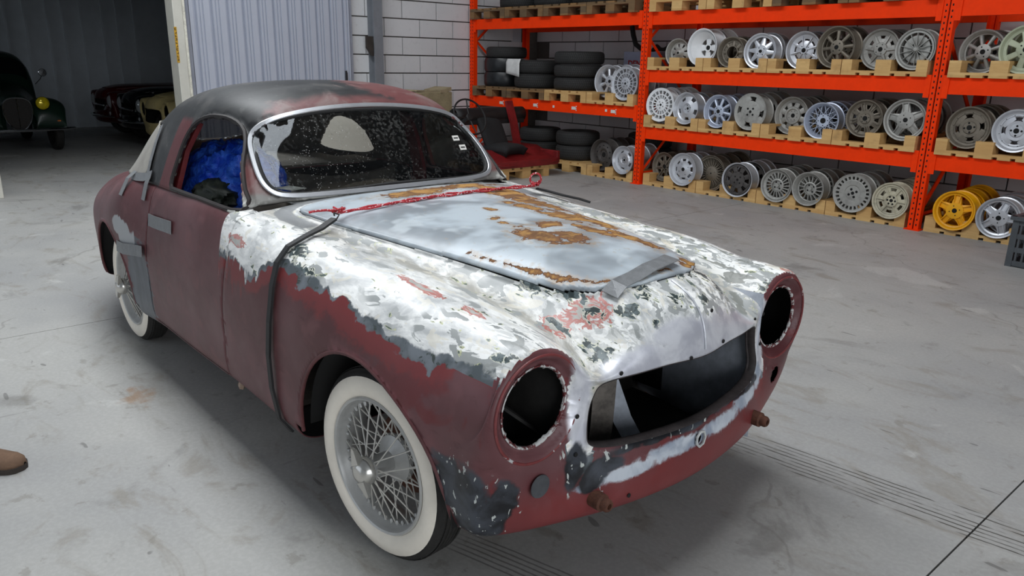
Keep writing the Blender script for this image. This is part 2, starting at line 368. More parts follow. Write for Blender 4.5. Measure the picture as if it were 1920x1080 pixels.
M_BLACK = simple('dusty_black_underside', (16, 15, 15), .8, 0, .4, 6)
class Skin:
    def __init__(s, P, closed): s.P = P; s.closed = closed; s.R, s.C = P.shape[:2]
    def faces(s):
        i = np.arange(s.R-1)[:, None]; j = np.arange(s.C if s.closed else s.C-1)[None, :]; j2 = (j+1) % s.C
        return np.stack([i*s.C+j, i*s.C+j2, (i+1)*s.C+j2, (i+1)*s.C+j], -1).reshape(-1, 4)
    def panel(s, name, cuts, mat, parent, tol=.0105, off=0., thick=.004, attrs=None, flip=None, region=None, displace=None, inner=None):
        """cuts: (axes, polygon, keep_inside, vertex filter)"""
        P = s.P.reshape(-1, 3).copy(); F = s.faces(); keep = np.ones(len(F), bool)
        if region is not None: keep &= region(P)[F].all(1)
        for axes, poly, kin, vf in cuts:
            ax = list(axes); sd, near = poly_sd(P[:, ax], poly)
            sel = vf(P) if vf is not None else np.ones(len(P), bool)
            sn = (np.abs(sd) < tol) & sel
            P[np.ix_(sn, ax)] = near[sn]; sd[sn] = 0
            m = sd[F].mean(1); fs = sel[F].all(1)
            if kin: keep &= fs & (m < 0)
            else: keep &= ~(fs & (m < 0))
        F = F[keep]; used = np.unique(F); mp = np.full(len(P), -1); mp[used] = np.arange(len(used)); P = P[used]; F = mp[F]
        if s.closed if flip is None else flip: F = F[:, ::-1]
        # normals for offset
        N = np.zeros_like(P); a = P[F[:, 2]]-P[F[:, 0]]; b = P[F[:, 3]]-P[F[:, 1]]; fn = np.cross(a, b)
        for k in range(4): np.add.at(N, F[:, k], fn)
        N /= np.maximum(np.linalg.norm(N, axis=1, keepdims=True), 1e-12)
        if off: P = P+N*off
        if displace is not None: P = displace(P, N)
        me = bpy.data.meshes.new(name); me.from_pydata(P.tolist(), [], F.tolist())
        me.polygons.foreach_set('use_smooth', np.ones(len(F), bool)); me.materials.append(mat); me.materials.append(inner or M_BLACK)
        if attrs is not None:
            for k, v in attrs(P).items():
                at = me.attributes.new(k, 'FLOAT', 'POINT'); at.data.foreach_set('value', np.ascontiguousarray(v, dtype=np.float32))
        me.update(); o = bpy.data.objects.new(name, me)
        if thick:
            so = o.modifiers.new('sheet', 'SOLIDIFY'); so.thickness = thick; so.offset = -1; so.material_offset = 1; so.material_offset_rim = 0
        return link(o, parent)

# ---- control net of the lower body: columns run from the middle of the top over the wing and under the car
def row(x, *yz): return [(x, y, z) for y, z in yz]
ROWS = [
 row(-3.42, (0,.66),(.12,.66),(.24,.655),(.32,.65),(.40,.63),(.45,.58),(.48,.50),(.46,.42),(.42,.36),(.3,.34),(.15,.33),(0,.33)),
 row(-3.25, (0,.74),(.15,.74),(.30,.735),(.40,.73),(.49,.70),(.56,.64),(.59,.53),(.58,.42),(.54,.33),(.4,.30),(.2,.29),(0,.29)),
 row(-2.90, (0,.84),(.18,.84),(.36,.84),(.48,.835),(.58,.80),(.665,.72),(.70,.57),(.695,.42),(.67,.29),(.5,.27),(.25,.26),(0,.26)),
 row(-2.45, (0,.89),(.20,.89),(.40,.89),(.53,.885),(.63,.87),(.715,.79),(.755,.60),(.75,.42),(.72,.27),(.5,.25),(.25,.24),(0,.24)),
 row(-2.12, (0,.90),(.20,.90),(.42,.90),(.57,.908),(.668,.903),(.738,.825),(.760,.62),(.752,.42),(.72,.25),(.5,.24),(.25,.24),(0,.24)),
 row(-1.90, (0,.91),(.20,.91),(.44,.91),(.58,.912),(.665,.905),(.705,.83),(.738,.62),(.735,.42),(.705,.25),(.5,.24),(.25,.24),(0,.24)),
 row(-1.55, (0,.92),(.22,.92),(.45,.92),(.60,.922),(.670,.912),(.708,.84),(.742,.62),(.738,.42),(.705,.255),(.5,.24),(.25,.24),(0,.24)),
 row(-1.20, (0,.93),(.24,.93),(.47,.93),(.61,.93),(.672,.918),(.710,.85),(.744,.62),(.740,.42),(.707,.26),(.5,.24),(.25,.24),(0,.24)),
 row(-0.95, (0,.948),(.25,.946),(.47,.938),(.57,.93),(.660,.918),(.708,.855),(.745,.62),(.740,.42),(.707,.265),(.5,.24),(.25,.24),(0,.24)),
 row(-0.68, (0,.946),(.25,.942),(.45,.925),(.54,.908),(.62,.905),(.70,.85),(.747,.63),(.743,.43),(.710,.262),(.5,.24),(.25,.24),(0,.24)),
 row(-0.35, (0,.944),(.22,.938),(.39,.912),(.48,.882),(.585,.886),(.692,.835),(.748,.64),(.744,.43),(.712,.258),(.5,.24),(.25,.24),(0,.24)),
 row(0.00, (0,.940),(.19,.930),(.33,.895),(.435,.850),(.568,.868),(.685,.818),(.748,.65),(.744,.45),(.712,.27),(.5,.25),(.25,.25),(0,.25)),
 row(0.25, (0,.926),(.16,.915),(.28,.875),(.395,.815),(.56,.846),(.672,.795),(.735,.64),(.732,.45),(.700,.29),(.5,.26),(.25,.26),(0,.26)),
 row(0.42, (0,.897),(.14,.885),(.25,.845),(.375,.775),(.555,.822),(.655,.772),(.708,.63),(.706,.45),(.675,.31),(.5,.275),(.25,.265),(0,.265)),
 [(.545,0,.858),(.535,.13,.845),(.52,.24,.80),(.50,.365,.735),(.528,.553,.802),(.530,.648,.757),(.526,.697,.64),(.514,.694,.47),(.492,.658,.335),(.525,.46,.293),(.560,.23,.280),(.575,0,.277)],
 [(.617,0,.785),(.605,.135,.768),(.588,.25,.735),(.565,.375,.70),(.556,.47,.72),(.556,.53,.66),(.556,.55,.58),(.558,.54,.46),(.558,.49,.385),(.592,.38,.355),(.628,.20,.35),(.642,0,.348)],
 [(.637,0,.690),(.622,.13,.693),(.602,.25,.690),(.577,.345,.682),(.570,.372,.660),(.567,.383,.63),(.567,.392,.59),(.570,.398,.55),(.575,.385,.515),(.600,.30,.497),(.625,.15,.489),(.637,0,.487)],
]
NET = np.array(ROWS)
full = np.concatenate([NET, NET[:, -2:0:-1]*np.array([1, -1, 1])], 1)          # closed ring, right half mirrored
NC = full.shape[1]
ext = np.concatenate([full[:, -4:], full, full[:, :5]], 1)                     # wrap for a smooth closed spline
def build_skin(h):
    A = resample(ext, 0, h, .8)
    seg = np.linalg.norm(np.diff(ext, axis=1), axis=-1).mean(0); t = np.concatenate([[0], np.cumsum(seg**.7)])
    tq = []; col = []
    for i in range(4, 4+NC):
        mxs = np.linalg.norm(ext[:, i+1]-ext[:, i], axis=-1).max(); k = max(3, int(math.ceil(mxs/h))); tq += list(np.linspace(t[i], t[i+1], k, endpoint=False)); col += [i-4+q/k for q in range(k)]
    B = np.moveaxis(nat_spline(t, np.moveaxis(A, 1, 0), np.array(tq)), 0, 1)
    return B, np.array(col)
SK, SKCOL = build_skin(.0145)
HL_Y, HL_Z, HL_R = .553, .660, .1025
def hl_plane(y): return .555-.02*(np.abs(y)-HL_Y)
def headlight_flat(P):
    y, z = P[..., 1], P[..., 2]; r = np.hypot(np.abs(y)-HL_Y, z-HL_Z); w = np.clip((.195-r)/(.195-.136), 0, 1); w = w*w*(3-2*w)*(P[..., 0] > .36)
    P[..., 0] = P[..., 0]*(1-w)+hl_plane(y)*w
    d = np.clip((.136-r)/.022, 0, 1); P[..., 0] -= .020*d*d*(3-2*d)*(P[..., 0] > .5)
headlight_flat(SK)
body_skin = Skin(SK, True)
def skin_at(x, col):
    """point and normal of the lower body at a length x and column number (negative = right half, the one facing the camera)"""
    c = col if col >= 0 else NC+col
    j = int(np.argmin(np.abs(SKCOL-c))); L = SK[:, j]; k = int(np.argmax(L[:, 0] >= x)); k = max(1, k)
    t = (x-L[k-1, 0])/max(1e-6, L[k, 0]-L[k-1, 0]); p = L[k-1]*(1-t)+L[k]*t
    a = SK[k, j]-SK[k-1, j]; b = SK[k, (j+1) % SK.shape[1]]-SK[k, j-1]; n = np.cross(a, b); n /= np.linalg.norm(n)
    mid = np.array([x, 0, .5])
    if n@(p-mid) < 0: n = -n
    return Vector(p), Vector(n)

# ---- control net of the cabin: rows from the screen's foot over the roof to the tail, columns from the middle to the belt line
CROWS = [
 [(-.905,0,.950),(-.905,.25,.950),(-.910,.45,.948),(-.925,.575,.944),(-.945,.628,.938),(-.965,.655,.930),(-.985,.672,.918)],
 [(-1.022,0,1.113),(-1.022,.25,1.111),(-1.027,.43,1.103),(-1.042,.542,1.085),(-1.080,.598,1.052),(-1.120,.636,.995),(-1.16,.672,.917)],
 [(-1.145,0,1.288),(-1.147,.25,1.277),(-1.153,.41,1.250),(-1.178,.495,1.208),(-1.225,.563,1.135),(-1.265,.622,1.03),(-1.29,.672,.916)],
 [(-1.315,0,1.345),(-1.315,.25,1.335),(-1.315,.41,1.305),(-1.325,.505,1.258),(-1.345,.575,1.165),(-1.37,.632,1.03),(-1.39,.674,.915)],
 [(-1.56,0,1.366),(-1.56,.25,1.357),(-1.56,.41,1.328),(-1.56,.512,1.273),(-1.56,.582,1.172),(-1.56,.637,1.03),(-1.56,.676,.913)],
 [(-1.86,0,1.345),(-1.86,.25,1.335),(-1.86,.41,1.305),(-1.86,.505,1.245),(-1.86,.575,1.145),(-1.86,.632,1.02),(-1.86,.672,.908)],
 [(-2.20,0,1.272),(-2.20,.25,1.262),(-2.20,.40,1.230),(-2.20,.480,1.170),(-2.20,.55,1.085),(-2.20,.61,.99),(-2.20,.660,.905)],
 [(-2.60,0,1.125),(-2.60,.24,1.115),(-2.60,.345,1.085),(-2.60,.405,1.035),(-2.60,.46,.975),(-2.60,.512,.92),(-2.60,.56,.875)],
 [(-3.00,0,.945),(-3.00,.22,.940),(-3.00,.29,.920),(-3.00,.33,.895),(-3.00,.375,.865),(-3.00,.42,.835),(-3.00,.46,.80)],
 [(-3.38,0,.72),(-3.38,.18,.718),(-3.38,.26,.71),(-3.38,.310,.70),(-3.38,.35,.69),(-3.38,.39,.67),(-3.38,.42,.65)],
]
CN = np.array(CROWS); cfull = np.concatenate([CN[:, :0:-1]*np.array([1, -1, 1]), CN], 1)
CS = resample(resample(cfull, 0, .0145, .8), 1, .0145, .8)
cabin_skin = Skin(CS, False)

WS_OPEN = [(0,.958),(.30,.958),(.46,.960),(.520,.972),(.545,1.005),(.548,1.05),(.540,1.10),(.522,1.155),(.490,1.195),(.43,1.228),(.32,1.252),(.16,1.268),(0,1.273)]
WS_OPEN = WS_OPEN+[(-y, z) for y, z in WS_OPEN[-2:0:-1]]
DOOR_WIN = [(-.925,.924),(-.962,.962),(-1.015,1.02),(-1.080,1.09),(-1.135,1.16),(-1.205,1.208),(-1.30,1.233),(-1.42,1.233),(-1.52,1.205),(-1.575,1.16),(-1.600,1.08),(-1.615,1.0),(-1.635,.924)]
QUARTER = round_poly([(-2.11,.930),(-2.10,1.06),(-2.15,1.155),(-2.27,1.165),(-2.42,1.06),(-2.58,.930)], 3)
BACK_WIN = round_poly([(-2.12,-.33),(-2.92,-.25),(-2.92,.25),(-2.12,.33)], 4)
HOOD = [(-.865,0),(-.862,.20),(-.85,.36),(-.83,.45),(-.80,.492),(-.76,.500),(-.60,.475),(-.30,.420),(0,.362),(.20,.318),(.34,.28),(.42,.235),(.468,.16),(.487,.08),(.492,0)]
HOOD = HOOD+[(x, -y) for x, y in HOOD[-2:0:-1]]
DOOR = [(-1.800,1.0),(-1.825,.86),(-1.850,.62),(-1.862,.45),(-1.862,.275),(-.985,.285),(-.965,.42),(-.935,.62),(-.905,.80),(-.885,1.0)]
def arch(cx, r, zc=.305, zb=.1):
    p = [(cx+r, zb), (cx+r, zc)]+[(cx+r*math.cos(PI*i/30), zc+r*math.sin(PI*i/30)) for i in range(1, 30)]+[(cx-r, zc), (cx-r, zb)]
    return p
ARCH_F, ARCH_R = arch(.012, .374), arch(-WB, .350)
def inset(poly, d):
    p = np.asarray(poly, float); a = np.roll(p, 1, 0); b = np.roll(p, -1, 0); t = b-a; n = np.stack([t[:, 1], -t[:, 0]], 1); n /= np.maximum(np.linalg.norm(n, axis=1, keepdims=True), 1e-9)
    area2 = np.sum(p[:, 0]*np.roll(p[:, 1], -1)-np.roll(p[:, 0], -1)*p[:, 1])
    return p-n*d*(1 if area2 > 0 else -1)

# ---- paint zones, as distances on the body in metres (+ inside the zone)
WHITE_EDGE = np.array([(-1.0,.80),(-.87,.795),(-.78,.765),(-.68,.755),(-.62,.79),(-.55,.825),(-.48,.845),(-.36,.828),(-.23,.812),(-.07,.792),(.08,.778),(.21,.772),(.32,.765),(.40,.785),(.46,.790),(.50,.775),(.54,.755),(.7,.80)])
def blobs(P, L):
    """max over soft ellipsoids (centre, radii): 1 in the middle, 0 at the rim"""
    w = np.full(len(P), -1.)
    for c, r in L: w = np.maximum(w, 1-np.linalg.norm((P-np.array(c))/np.array(r), axis=1))
    return w
BLACK = [((.43,-.72,.44),(.15,.10,.11)),((.48,-.68,.36),(.13,.10,.10)),((.52,-.64,.43),(.06,.06,.10)),((.585,-.44,.465),(.06,.055,.085)),((.60,-.36,.455),(.05,.09,.03)),((.62,-.12,.487),(.1,.30,.022)),((.60,.28,.50),(.08,.22,.03)),((.595,-.40,.42),(.05,.06,.06))]
SILVER = [((.605,-.22,.715),(.07,.24,.050)),((.575,-.42,.64),(.05,.045,.17)),((.60,.22,.715),(.07,.24,.05)),((.57,.42,.63),(.05,.045,.15)),((.625,0,.735),(.06,.25,.07)),((.61,-.1,.77),(.06,.12,.05))]
BLUEBAND = [((.635,-.08,.437),(.08,.20,.034)),((.62,-.28,.418),(.08,.17,.030)),((.635,.12,.444),(.08,.18,.034)),((.61,.30,.462),(.08,.16,.038)),((.58,.41,.50),(.05,.045,.07)),((.59,-.40,.405),(.05,.06,.02))]
DARKSPOT = [((.34,-.262,.875),(.10,.035,.05)),((.25,-.30,.87),(.05,.03,.05)),((.50,-.128,.868),(.035,.03,.03)),((.535,-.31,.738),(.030,.035,.03)),((.478,-.328,.758),(.045,.018,.03)),((.413,-.345,.785),(.05,.012,.03)),((.585,-.154,.80),(.016,.02,.02)),((.548,.452,.798),(.03,.03,.03)),((.539,.409,.769),(.025,.025,.03)),((-.40,-.697,.84),(.10,.03,.03)),((-.46,-.66,.868),(.07,.03,.03)),
 ((.40,-.645,.802),(.018,.02,.018)),((.494,-.640,.803),(.016,.018,.016)),((.527,-.632,.807),(.017,.018,.016)),((.523,-.201,.835),(.03,.028,.03)),((.452,-.269,.818),(.03,.02,.03)),((.494,.174,.861),(.05,.02,.03)),((.542,.19,.827),(.03,.02,.03)),((.61,-.146,.758),(.014,.022,.02)),((.47,.04,.885),(.03,.05,.03)),((.46,.11,.88),(.045,.03,.03)),((.556,-.05,.845),(.022,.022,.03)),((.575,.05,.83),(.016,.02,.03)),((.40,.30,.82),(.05,.02,.04)),((.17,.40,.855),(.09,.025,.04)),((.28,.36,.83),(.06,.02,.04))]
REDRING = [((.43,-.265,.82),(.06,.06,.05)),((.40,-.35,.79),(.05,.035,.05)),((.07,-.566,.867),(.13,.018,.03)),((.40,.24,.84),(.09,.03,.05)),((.30,-.545,.845),(.05,.02,.03)),((-.85,-.70,.84),(.07,.05,.02)),((.56,.58,.80),(.04,.05,.03))]
VALLEY = np.array([(-.95,.57),(-.68,.54),(-.35,.48),(0,.435),(.25,.395),(.42,.375),(.6,.37)])
def paint_attrs(P):
    x, y, z = P.T; ay = np.abs(y); ze = np.interp(x, WHITE_EDGE[:, 0], WHITE_EDGE[:, 1]); r = np.hypot(ay-HL_Y, z-HL_Z)
    white = z-ze
    face = x > .515
    white = np.where(face & (ay <= .46), np.where(ay > .375, np.minimum(z-.50, .08), z-.66), white)
    white = np.where((x > .44) & (ay > .40), np.minimum(white, np.where(ay > .46, (r-.142)*1.2, 1)), white)
    white = np.where(face & (ay > .46) & (z < .74), -.12, white)
    white = np.where((x > .50) & (ay > .44) & (r < .150), -.25, white)
    white = np.where((x <= .515) & (ay < .52) & (z > .6), np.maximum(white, .06), white)
    white = np.where(x < -.99, -.3, white); white = np.where((x < -.84) & (x > -1.1) & (ay < .63), .2, white)
    yv = np.interp(x, VALLEY[:, 0], VALLEY[:, 1]); valley = np.exp(-((ay-yv)/.055)**2)*(z > .65)
    hd, _ = poly_sd(P[:, :2], HOOD); cowl = np.where((x < -.62) & (z > .85), .032-np.abs(hd-.052), -1)
    return {'white': white, 'black': blobs(P, BLACK), 'silver': blobs(P, SILVER), 'blueband': blobs(P, BLUEBAND), 'spots': blobs(P, [(c, tuple(1.7*q for q in r_)) for c, r_ in DARKSPOT]), 'redring': blobs(P, [(c, tuple(1.3*q for q in r_)) for c, r_ in REDRING]), 'valley': valley, 'cowl': cowl,
            'filler': blobs(P, [((-2.08,-.74,.63),(.13,.1,.10)),((-2.16,-.75,.68),(.13,.1,.06))]), 'primer': blobs(P, [((-1.98,-.72,.42),(.20,.15,.34))])}

def make_paint():
    t = NT('sanded_maroon_car_paint'); v = t.coord('Object')
    big = t.noise(v, 3.2, 3, .55); n1 = t.noise(v, 11, 4, .52, .4); n2 = t.noise(v, 34, 5, .6, .6); n3 = t.noise(v, 90, 3, .6)
    vs_ = t.map(v, (3, 9, 9)); streak = t.noise(vs_, 3.2, 5, .6, .8)
    drip = t.noise(t.map(v, (34, 34, 3.5)), 1, 3, .6)
    w = t.attr('white'); edge = t.add(t.add(t.mul(t.sub(n1, .5), .075), t.mul(t.sub(n2, .5), .012)), t.mul(t.sub(big, .5), .05))
    wd = t.add(w, edge); wd = t.add(wd, t.mul(t.step(drip, .52, .75), t.mul(t.step(t.xyz(v)[0], -.55, -.75), .10)))
    m_white = t.step(wd, -.003, .003)
    # maroon, dusty in clouds and long streaks
    mar = t.mix(t.step(big, .35, .7), lin(88, 45, 48), lin(108, 70, 73))
    rp = t.noise(t.map(v, (1, 1, 1), (4, 4, 1)), 6, 4, .55, .6); mar = t.mix(t.mul(t.step(rp, .56, .64), t.mul(t.step(t.xyz(v)[0], -.2, .4), .7)), mar, lin(110, 38, 40))
    mar = t.mix(t.mul(t.step(n1, .5, .75), .5), mar, lin(128, 84, 86))
    mar = t.mix(t.mul(t.step(streak, .58, .72), .35), mar, lin(70, 27, 29))
    mar = t.mix(t.mul(t.step(n3, .66, .74), .35), mar, lin(128, 84, 84))
    red = t.mix(n1, lin(110, 38, 40), lin(136, 56, 55))
    c = t.mix(t.mul(t.step(t.add(wd, t.mul(t.sub(n2, .5), .05)), -.085, -.06), .85), mar, red)
    x_, y_, z_ = t.xyz(v)
    low = t.mul(t.step(x_, .40, .55), t.step(t.add(z_, t.mul(t.sub(n1, .5), .12)), .50, .36))
    c = t.mix(t.mul(low, .8), c, red)
    band = t.step(t.add(t.add(wd, t.mul(t.sub(n1, .5), .07)), t.mul(t.sub(big, .5), .16)), -.036, -.030)
    gb = t.mix(t.step(n1, .4, .6), lin(82, 89, 93), lin(118, 124, 130)); gb = t.mix(t.step(n2, .60, .64), gb, lin(62, 70, 66))
    c = t.mix(band, c, gb)
    # the rubbed-down top: white with smoky grey clouds, beige in the valleys, crisp islands of older coats
    wn = t.noise(t.map(v, (2.0, 5, 5)), 1.5, 5, .6, .9); wn1 = t.noise(t.map(v, (5, 10, 10), (3, 1, 2)), 1.8, 6, .62, .8)
    wh = t.mix(t.step(t.add(t.mul(wn, .7), t.mul(wn1, .3)), .44, .62), lin(252, 252, 249), lin(190, 192, 192))
    va = t.mul(t.attr('valley'), t.step(wn1, .30, .60)); wh = t.mix(t.mul(va, .8), wh, lin(158, 153, 140))
    isl = t.noise(t.map(v, (7, 13, 13), (5, 2, 1)), 1.6, 4, .5, .7); wh = t.mix(t.mul(t.step(isl, .555, .57), t.step(big, .38, .50)), wh, lin(158, 161, 160))
    fary = t.mx(t.step(t.xyz(v)[1], -.02, .22), t.mul(t.step(t.xyz(v)[0], .36, .50), .4)); mo = t.noise(t.map(v, (9, 17, 17), (1, 8, 4)), 1.9, 4, .55, .9); mo2 = t.noise(t.map(v, (5, 14, 14), (9, 3, 4)), 1.5, 4, .55, .6)
    wh = t.mix(t.mul(t.step(mo, .53, .55), t.add(t.mul(fary, .75), .18)), wh, lin(164, 167, 166)); wh = t.mix(t.mul(t.step(mo2, .56, .58), t.mul(fary, .85)), wh, lin(128, 130, 124))
    wh = t.mix(t.mul(t.step(mo, .36, .34), t.mul(fary, .8)), wh, lin(222, 214, 198))
    wh = t.mix(t.mul(t.step(isl, .40, .385), .55), wh, lin(226, 220, 204))
    wn3 = t.noise(t.map(v, (11, 20, 20), (7, 0, 3)), 1.5, 4, .5, .5); wh = t.mix(t.step(wn3, .672, .68), wh, lin(96, 107, 104)); wh = t.mix(t.mul(t.step(wn3, .65, .665), t.step(wn3, .68, .672)), wh, lin(200, 202, 160))
    nb = t.noise(t.map(v, (14, 22, 22)), 1.6, 4, .55, 1.2); rr = t.add(t.attr('redring'), t.mul(t.sub(nb, .5), 2.0)); ring = t.mul(t.step(rr, .26, .34), t.step(rr, .70, .52))
    wh = t.mix(t.mul(ring, .8), wh, lin(186, 96, 84)); wh = t.mix(t.mul(t.step(rr, .55, .65), .8), wh, lin(172, 172, 166))
    ds = t.add(t.attr('spots'), t.mul(t.sub(nb, .5), 2.6)); wh = t.mix(t.step(ds, .56, .59), wh, t.mix(t.step(n2, .45, .55), lin(56, 66, 66), lin(100, 112, 114)))
    wh = t.mix(t.mul(t.step(ds, .48, .52), t.step(ds, .61, .57)), wh, lin(212, 212, 196))
    wh = t.mix(t.mul(t.step(t.add(t.attr('cowl'), t.mul(t.sub(n2, .5), .02)), -.004, .004), .9), wh, lin(124, 126, 128))
    c = t.mix(m_white, c, wh)
    sv = t.add(t.attr('silver'), t.mul(t.sub(n1, .5), 1.0)); msv = t.step(sv, -.05, .42)
    c = t.mix(msv, c, t.mix(t.step(t.add(t.mul(n1, .6), t.mul(wn, .4)), .42, .62), lin(236, 237, 243), lin(200, 201, 211)))
    bb = t.add(t.attr('blueband'), t.mul(t.sub(n2, .5), .9)); c = t.mix(t.step(bb, .15, .5), c, t.mix(t.step(n1, .35, .65), lin(150, 160, 176), lin(204, 210, 218)))
    bk = t.add(t.attr('black'), t.mul(t.sub(n1, .5), 1.2)); mbk = t.step(bk, .16, .36)
    c = t.mix(mbk, c, t.mix(t.step(n1, .4, .65), lin(26, 27, 31), lin(66, 70, 78)))
    chips = t.mul(t.step(t.noise(t.map(v, (60, 60, 34)), 1.0, 3, .5, .5), .645, .665), t.step(t.attr('black'), -.1, .1))
    c = t.mix(chips, c, lin(190, 194, 190))
    pr = t.add(t.attr('primer'), t.mul(t.sub(streak, .5), .8)); c = t.mix(t.step(pr, .25, .36), c, t.mix(t.noise(t.map(v, (26, 26, 6)), 1, 4), lin(58, 62, 68), lin(116, 120, 126)))
    fl = t.add(t.attr('filler'), t.mul(t.sub(drip, .5), .9)); c = t.mix(t.step(fl, .2, .3), c, lin(170, 172, 174))
    # holes drilled for trim, small chips
    c = t.mix(t.mul(t.step(n3, .735, .75), m_white), c, lin(120, 122, 118))
    rough = t.mixf(m_white, t.mixf(n1, .34, .52), .36); rough = t.mixf(msv, rough, .34)
    t.set(c, rough, t.mul(msv, .35)); t.b.inputs['Specular IOR Level'].default_value = .42
    hgt = t.add(t.mul(m_white, .4), t.add(t.mul(n1, .18), t.mul(n3, .08))); t.bump(hgt, .35, .002)
    return t.m
M_PAINT = make_paint()

def make_roof_paint():
    t = NT('flatted_roof_paint'); v = t.coord('Object'); x, y, z = t.xyz(v)
    n1 = t.noise(v, 5, 5, .6, .5); n2 = t.noise(v, 22, 5, .6); sm = t.noise(t.map(v, (4, 1.8, 4), (0, 0, 0), (0, 0, .5)), 1.3, 4, .55, .5)
    c = t.mix(t.step(sm, .40, .68), lin(22, 23, 25), lin(52, 53, 54))
    c = t.mix(t.mul(t.step(n1, .5, .66), .7), c, lin(74, 72, 70))
    c = t.mix(t.mul(t.step(n2, .62, .7), .2), c, lin(110, 110, 106))
    # maroon left round the screen and over the far half
    dx = t.add(t.sub(x, -1.21), t.mul(t.sub(n1, .5), .22)); far = t.add(t.sub(y, .02), t.mul(t.sub(n1, .5), .55))
    mar = t.mix(n2, lin(92, 48, 50), lin(118, 74, 72)); mar = t.mix(t.mul(t.step(n1, .46, .62), .65), mar, lin(126, 112, 108))
    mk = t.mx(t.step(dx, -.03, .05), t.mul(t.step(far, 0, .08), t.step(x, -2.0, -1.5)))
    mk = t.mul(mk, t.mx(t.step(z, 1.12, 1.04), t.step(t.add(y, t.mul(t.sub(n2, .5), .2)), -.46, -.38)))
    c = t.mix(mk, c, mar)
    bp = t.sub(x, t.add(t.mul(t.sub(z, 1.0), .18), -1.685)); bpm = t.mul(t.mul(t.step(t.math('ABSOLUTE', bp), .075, .07), t.step(z, 1.22, 1.19)), t.step(t.math('ABSOLUTE', y), .5, .52)); c = t.mix(bpm, c, t.mix(n2, lin(78, 26, 30), lin(104, 44, 46)))
    # wing foot under the screen, flatted white and grey
    ft = t.step(t.add(z, t.mul(t.sub(n2, .5), .03)), .985, .965); ft = t.mul(ft, t.step(x, -1.06, -1.0))
    c = t.mix(ft, c, t.mix(t.step(n1, .45, .55), lin(190, 190, 184), lin(120, 118, 114)))
    t.set(c, t.mixf(n1, .34, .56)); t.b.inputs['Specular IOR Level'].default_value = .45
    t.bump(t.add(n1, t.mul(n2, .4)), .2, .002); return t.m
M_ROOF = make_roof_paint()

RUST = [((-.45,.30,.9),(.30,.10,.2)),((-.05,.22,.9),(.26,.06,.2)),((-.30,.18,.9),(.16,.05,.2)),((-.78,.05,.9),(.04,.35,.2)),((.06,-.10,.94),(.15,.085,.2)),((.13,-.03,.94),(.12,.07,.2)),((-.02,.02,.94),(.06,.10,.2)),((.10,.10,.93),(.14,.045,.2)),((-.10,.16,.94),(.20,.05,.2)),((.22,.16,.93),(.16,.05,.2)),((-.35,.30,.93),(.28,.07,.2)),((-.62,.36,.93),(.26,.12,.2)),((-.80,.25,.93),(.07,.30,.2)),((-.20,-.06,.94),(.035,.03,.2)),((-.13,-.08,.94),(.03,.025,.2)),((-.33,.02,.94),(.05,.03,.2)),((.42,.18,.9),(.05,.03,.2)),((.02,.28,.92),(.32,.035,.2)),((-.74,-.02,.95),(.05,.2,.2)),((.44,.14,.9),(.03,.03,.2))]
def hood_attrs(P):
    hd, _ = poly_sd(P[:, :2], HOOD); line = np.where((P[:, 0] > -.02) & (P[:, 1] < .05), .50-np.abs(hd+.030)/.030, -1)
    return {'rust': np.maximum(blobs(P, [((c[0], c[1], 0), (r[0], r[1], 99)) for c, r in RUST]), line)}
def make_hood_paint():
    t = NT('rusty_pale_grey_bonnet_paint'); v = t.coord('Object'); n0 = t.noise(v, 4.5, 3, .5, .3); n1 = t.noise(t.map(v, (1, .8, 1)), 14, 6, .65, .5); n2 = t.noise(v, 45, 5, .65); n3 = t.noise(v, 8, 2, .5)
    c = t.mix(t.step(n0, .36, .58), lin(140, 147, 153), lin(190, 200, 207))
    c = t.mix(t.mul(t.step(n3, .58, .68), .6), c, lin(206, 214, 218))
    c = t.mix(t.mul(t.step(n2, .60, .68), .35), c, lin(168, 152, 128))
    r = t.add(t.attr('rust'), t.add(t.mul(t.sub(n1, .5), 1.9), t.mul(t.sub(n2, .5), .5)))
    m = t.step(r, .33, .37)
    rc = t.mix(t.step(n1, .42, .62), lin(104, 68, 34), lin(172, 128, 66)); rc = t.mix(t.mul(t.step(r, .62, .5), .8), rc, lin(118, 76, 42)); rc = t.mix(t.step(r, .45, .37), rc, lin(76, 44, 26))
    st = t.mul(t.step(r, -.25, .33), t.mul(t.step(n2, .36, .6), .55)); c = t.mix(st, c, lin(170, 138, 96))
    c = t.mix(m, c, rc); t.set(c, t.mixf(m, .36, .8)); t.bump(t.add(t.mul(m, -.5), t.mul(n2, .3)), .3, .002); return t.m
M_HOOD = make_hood_paint()
M_DARKIN = simple('dark_cabin_lining', (92, 86, 80), .9, 0, .3, 5)
M_CHROME = simple('dull_chrome_trim', (196, 198, 202), .16, 1, .12, 30)
M_TAPE = simple('grey_duct_tape', (122, 124, 126), .42, .15, .16, 40, .25)

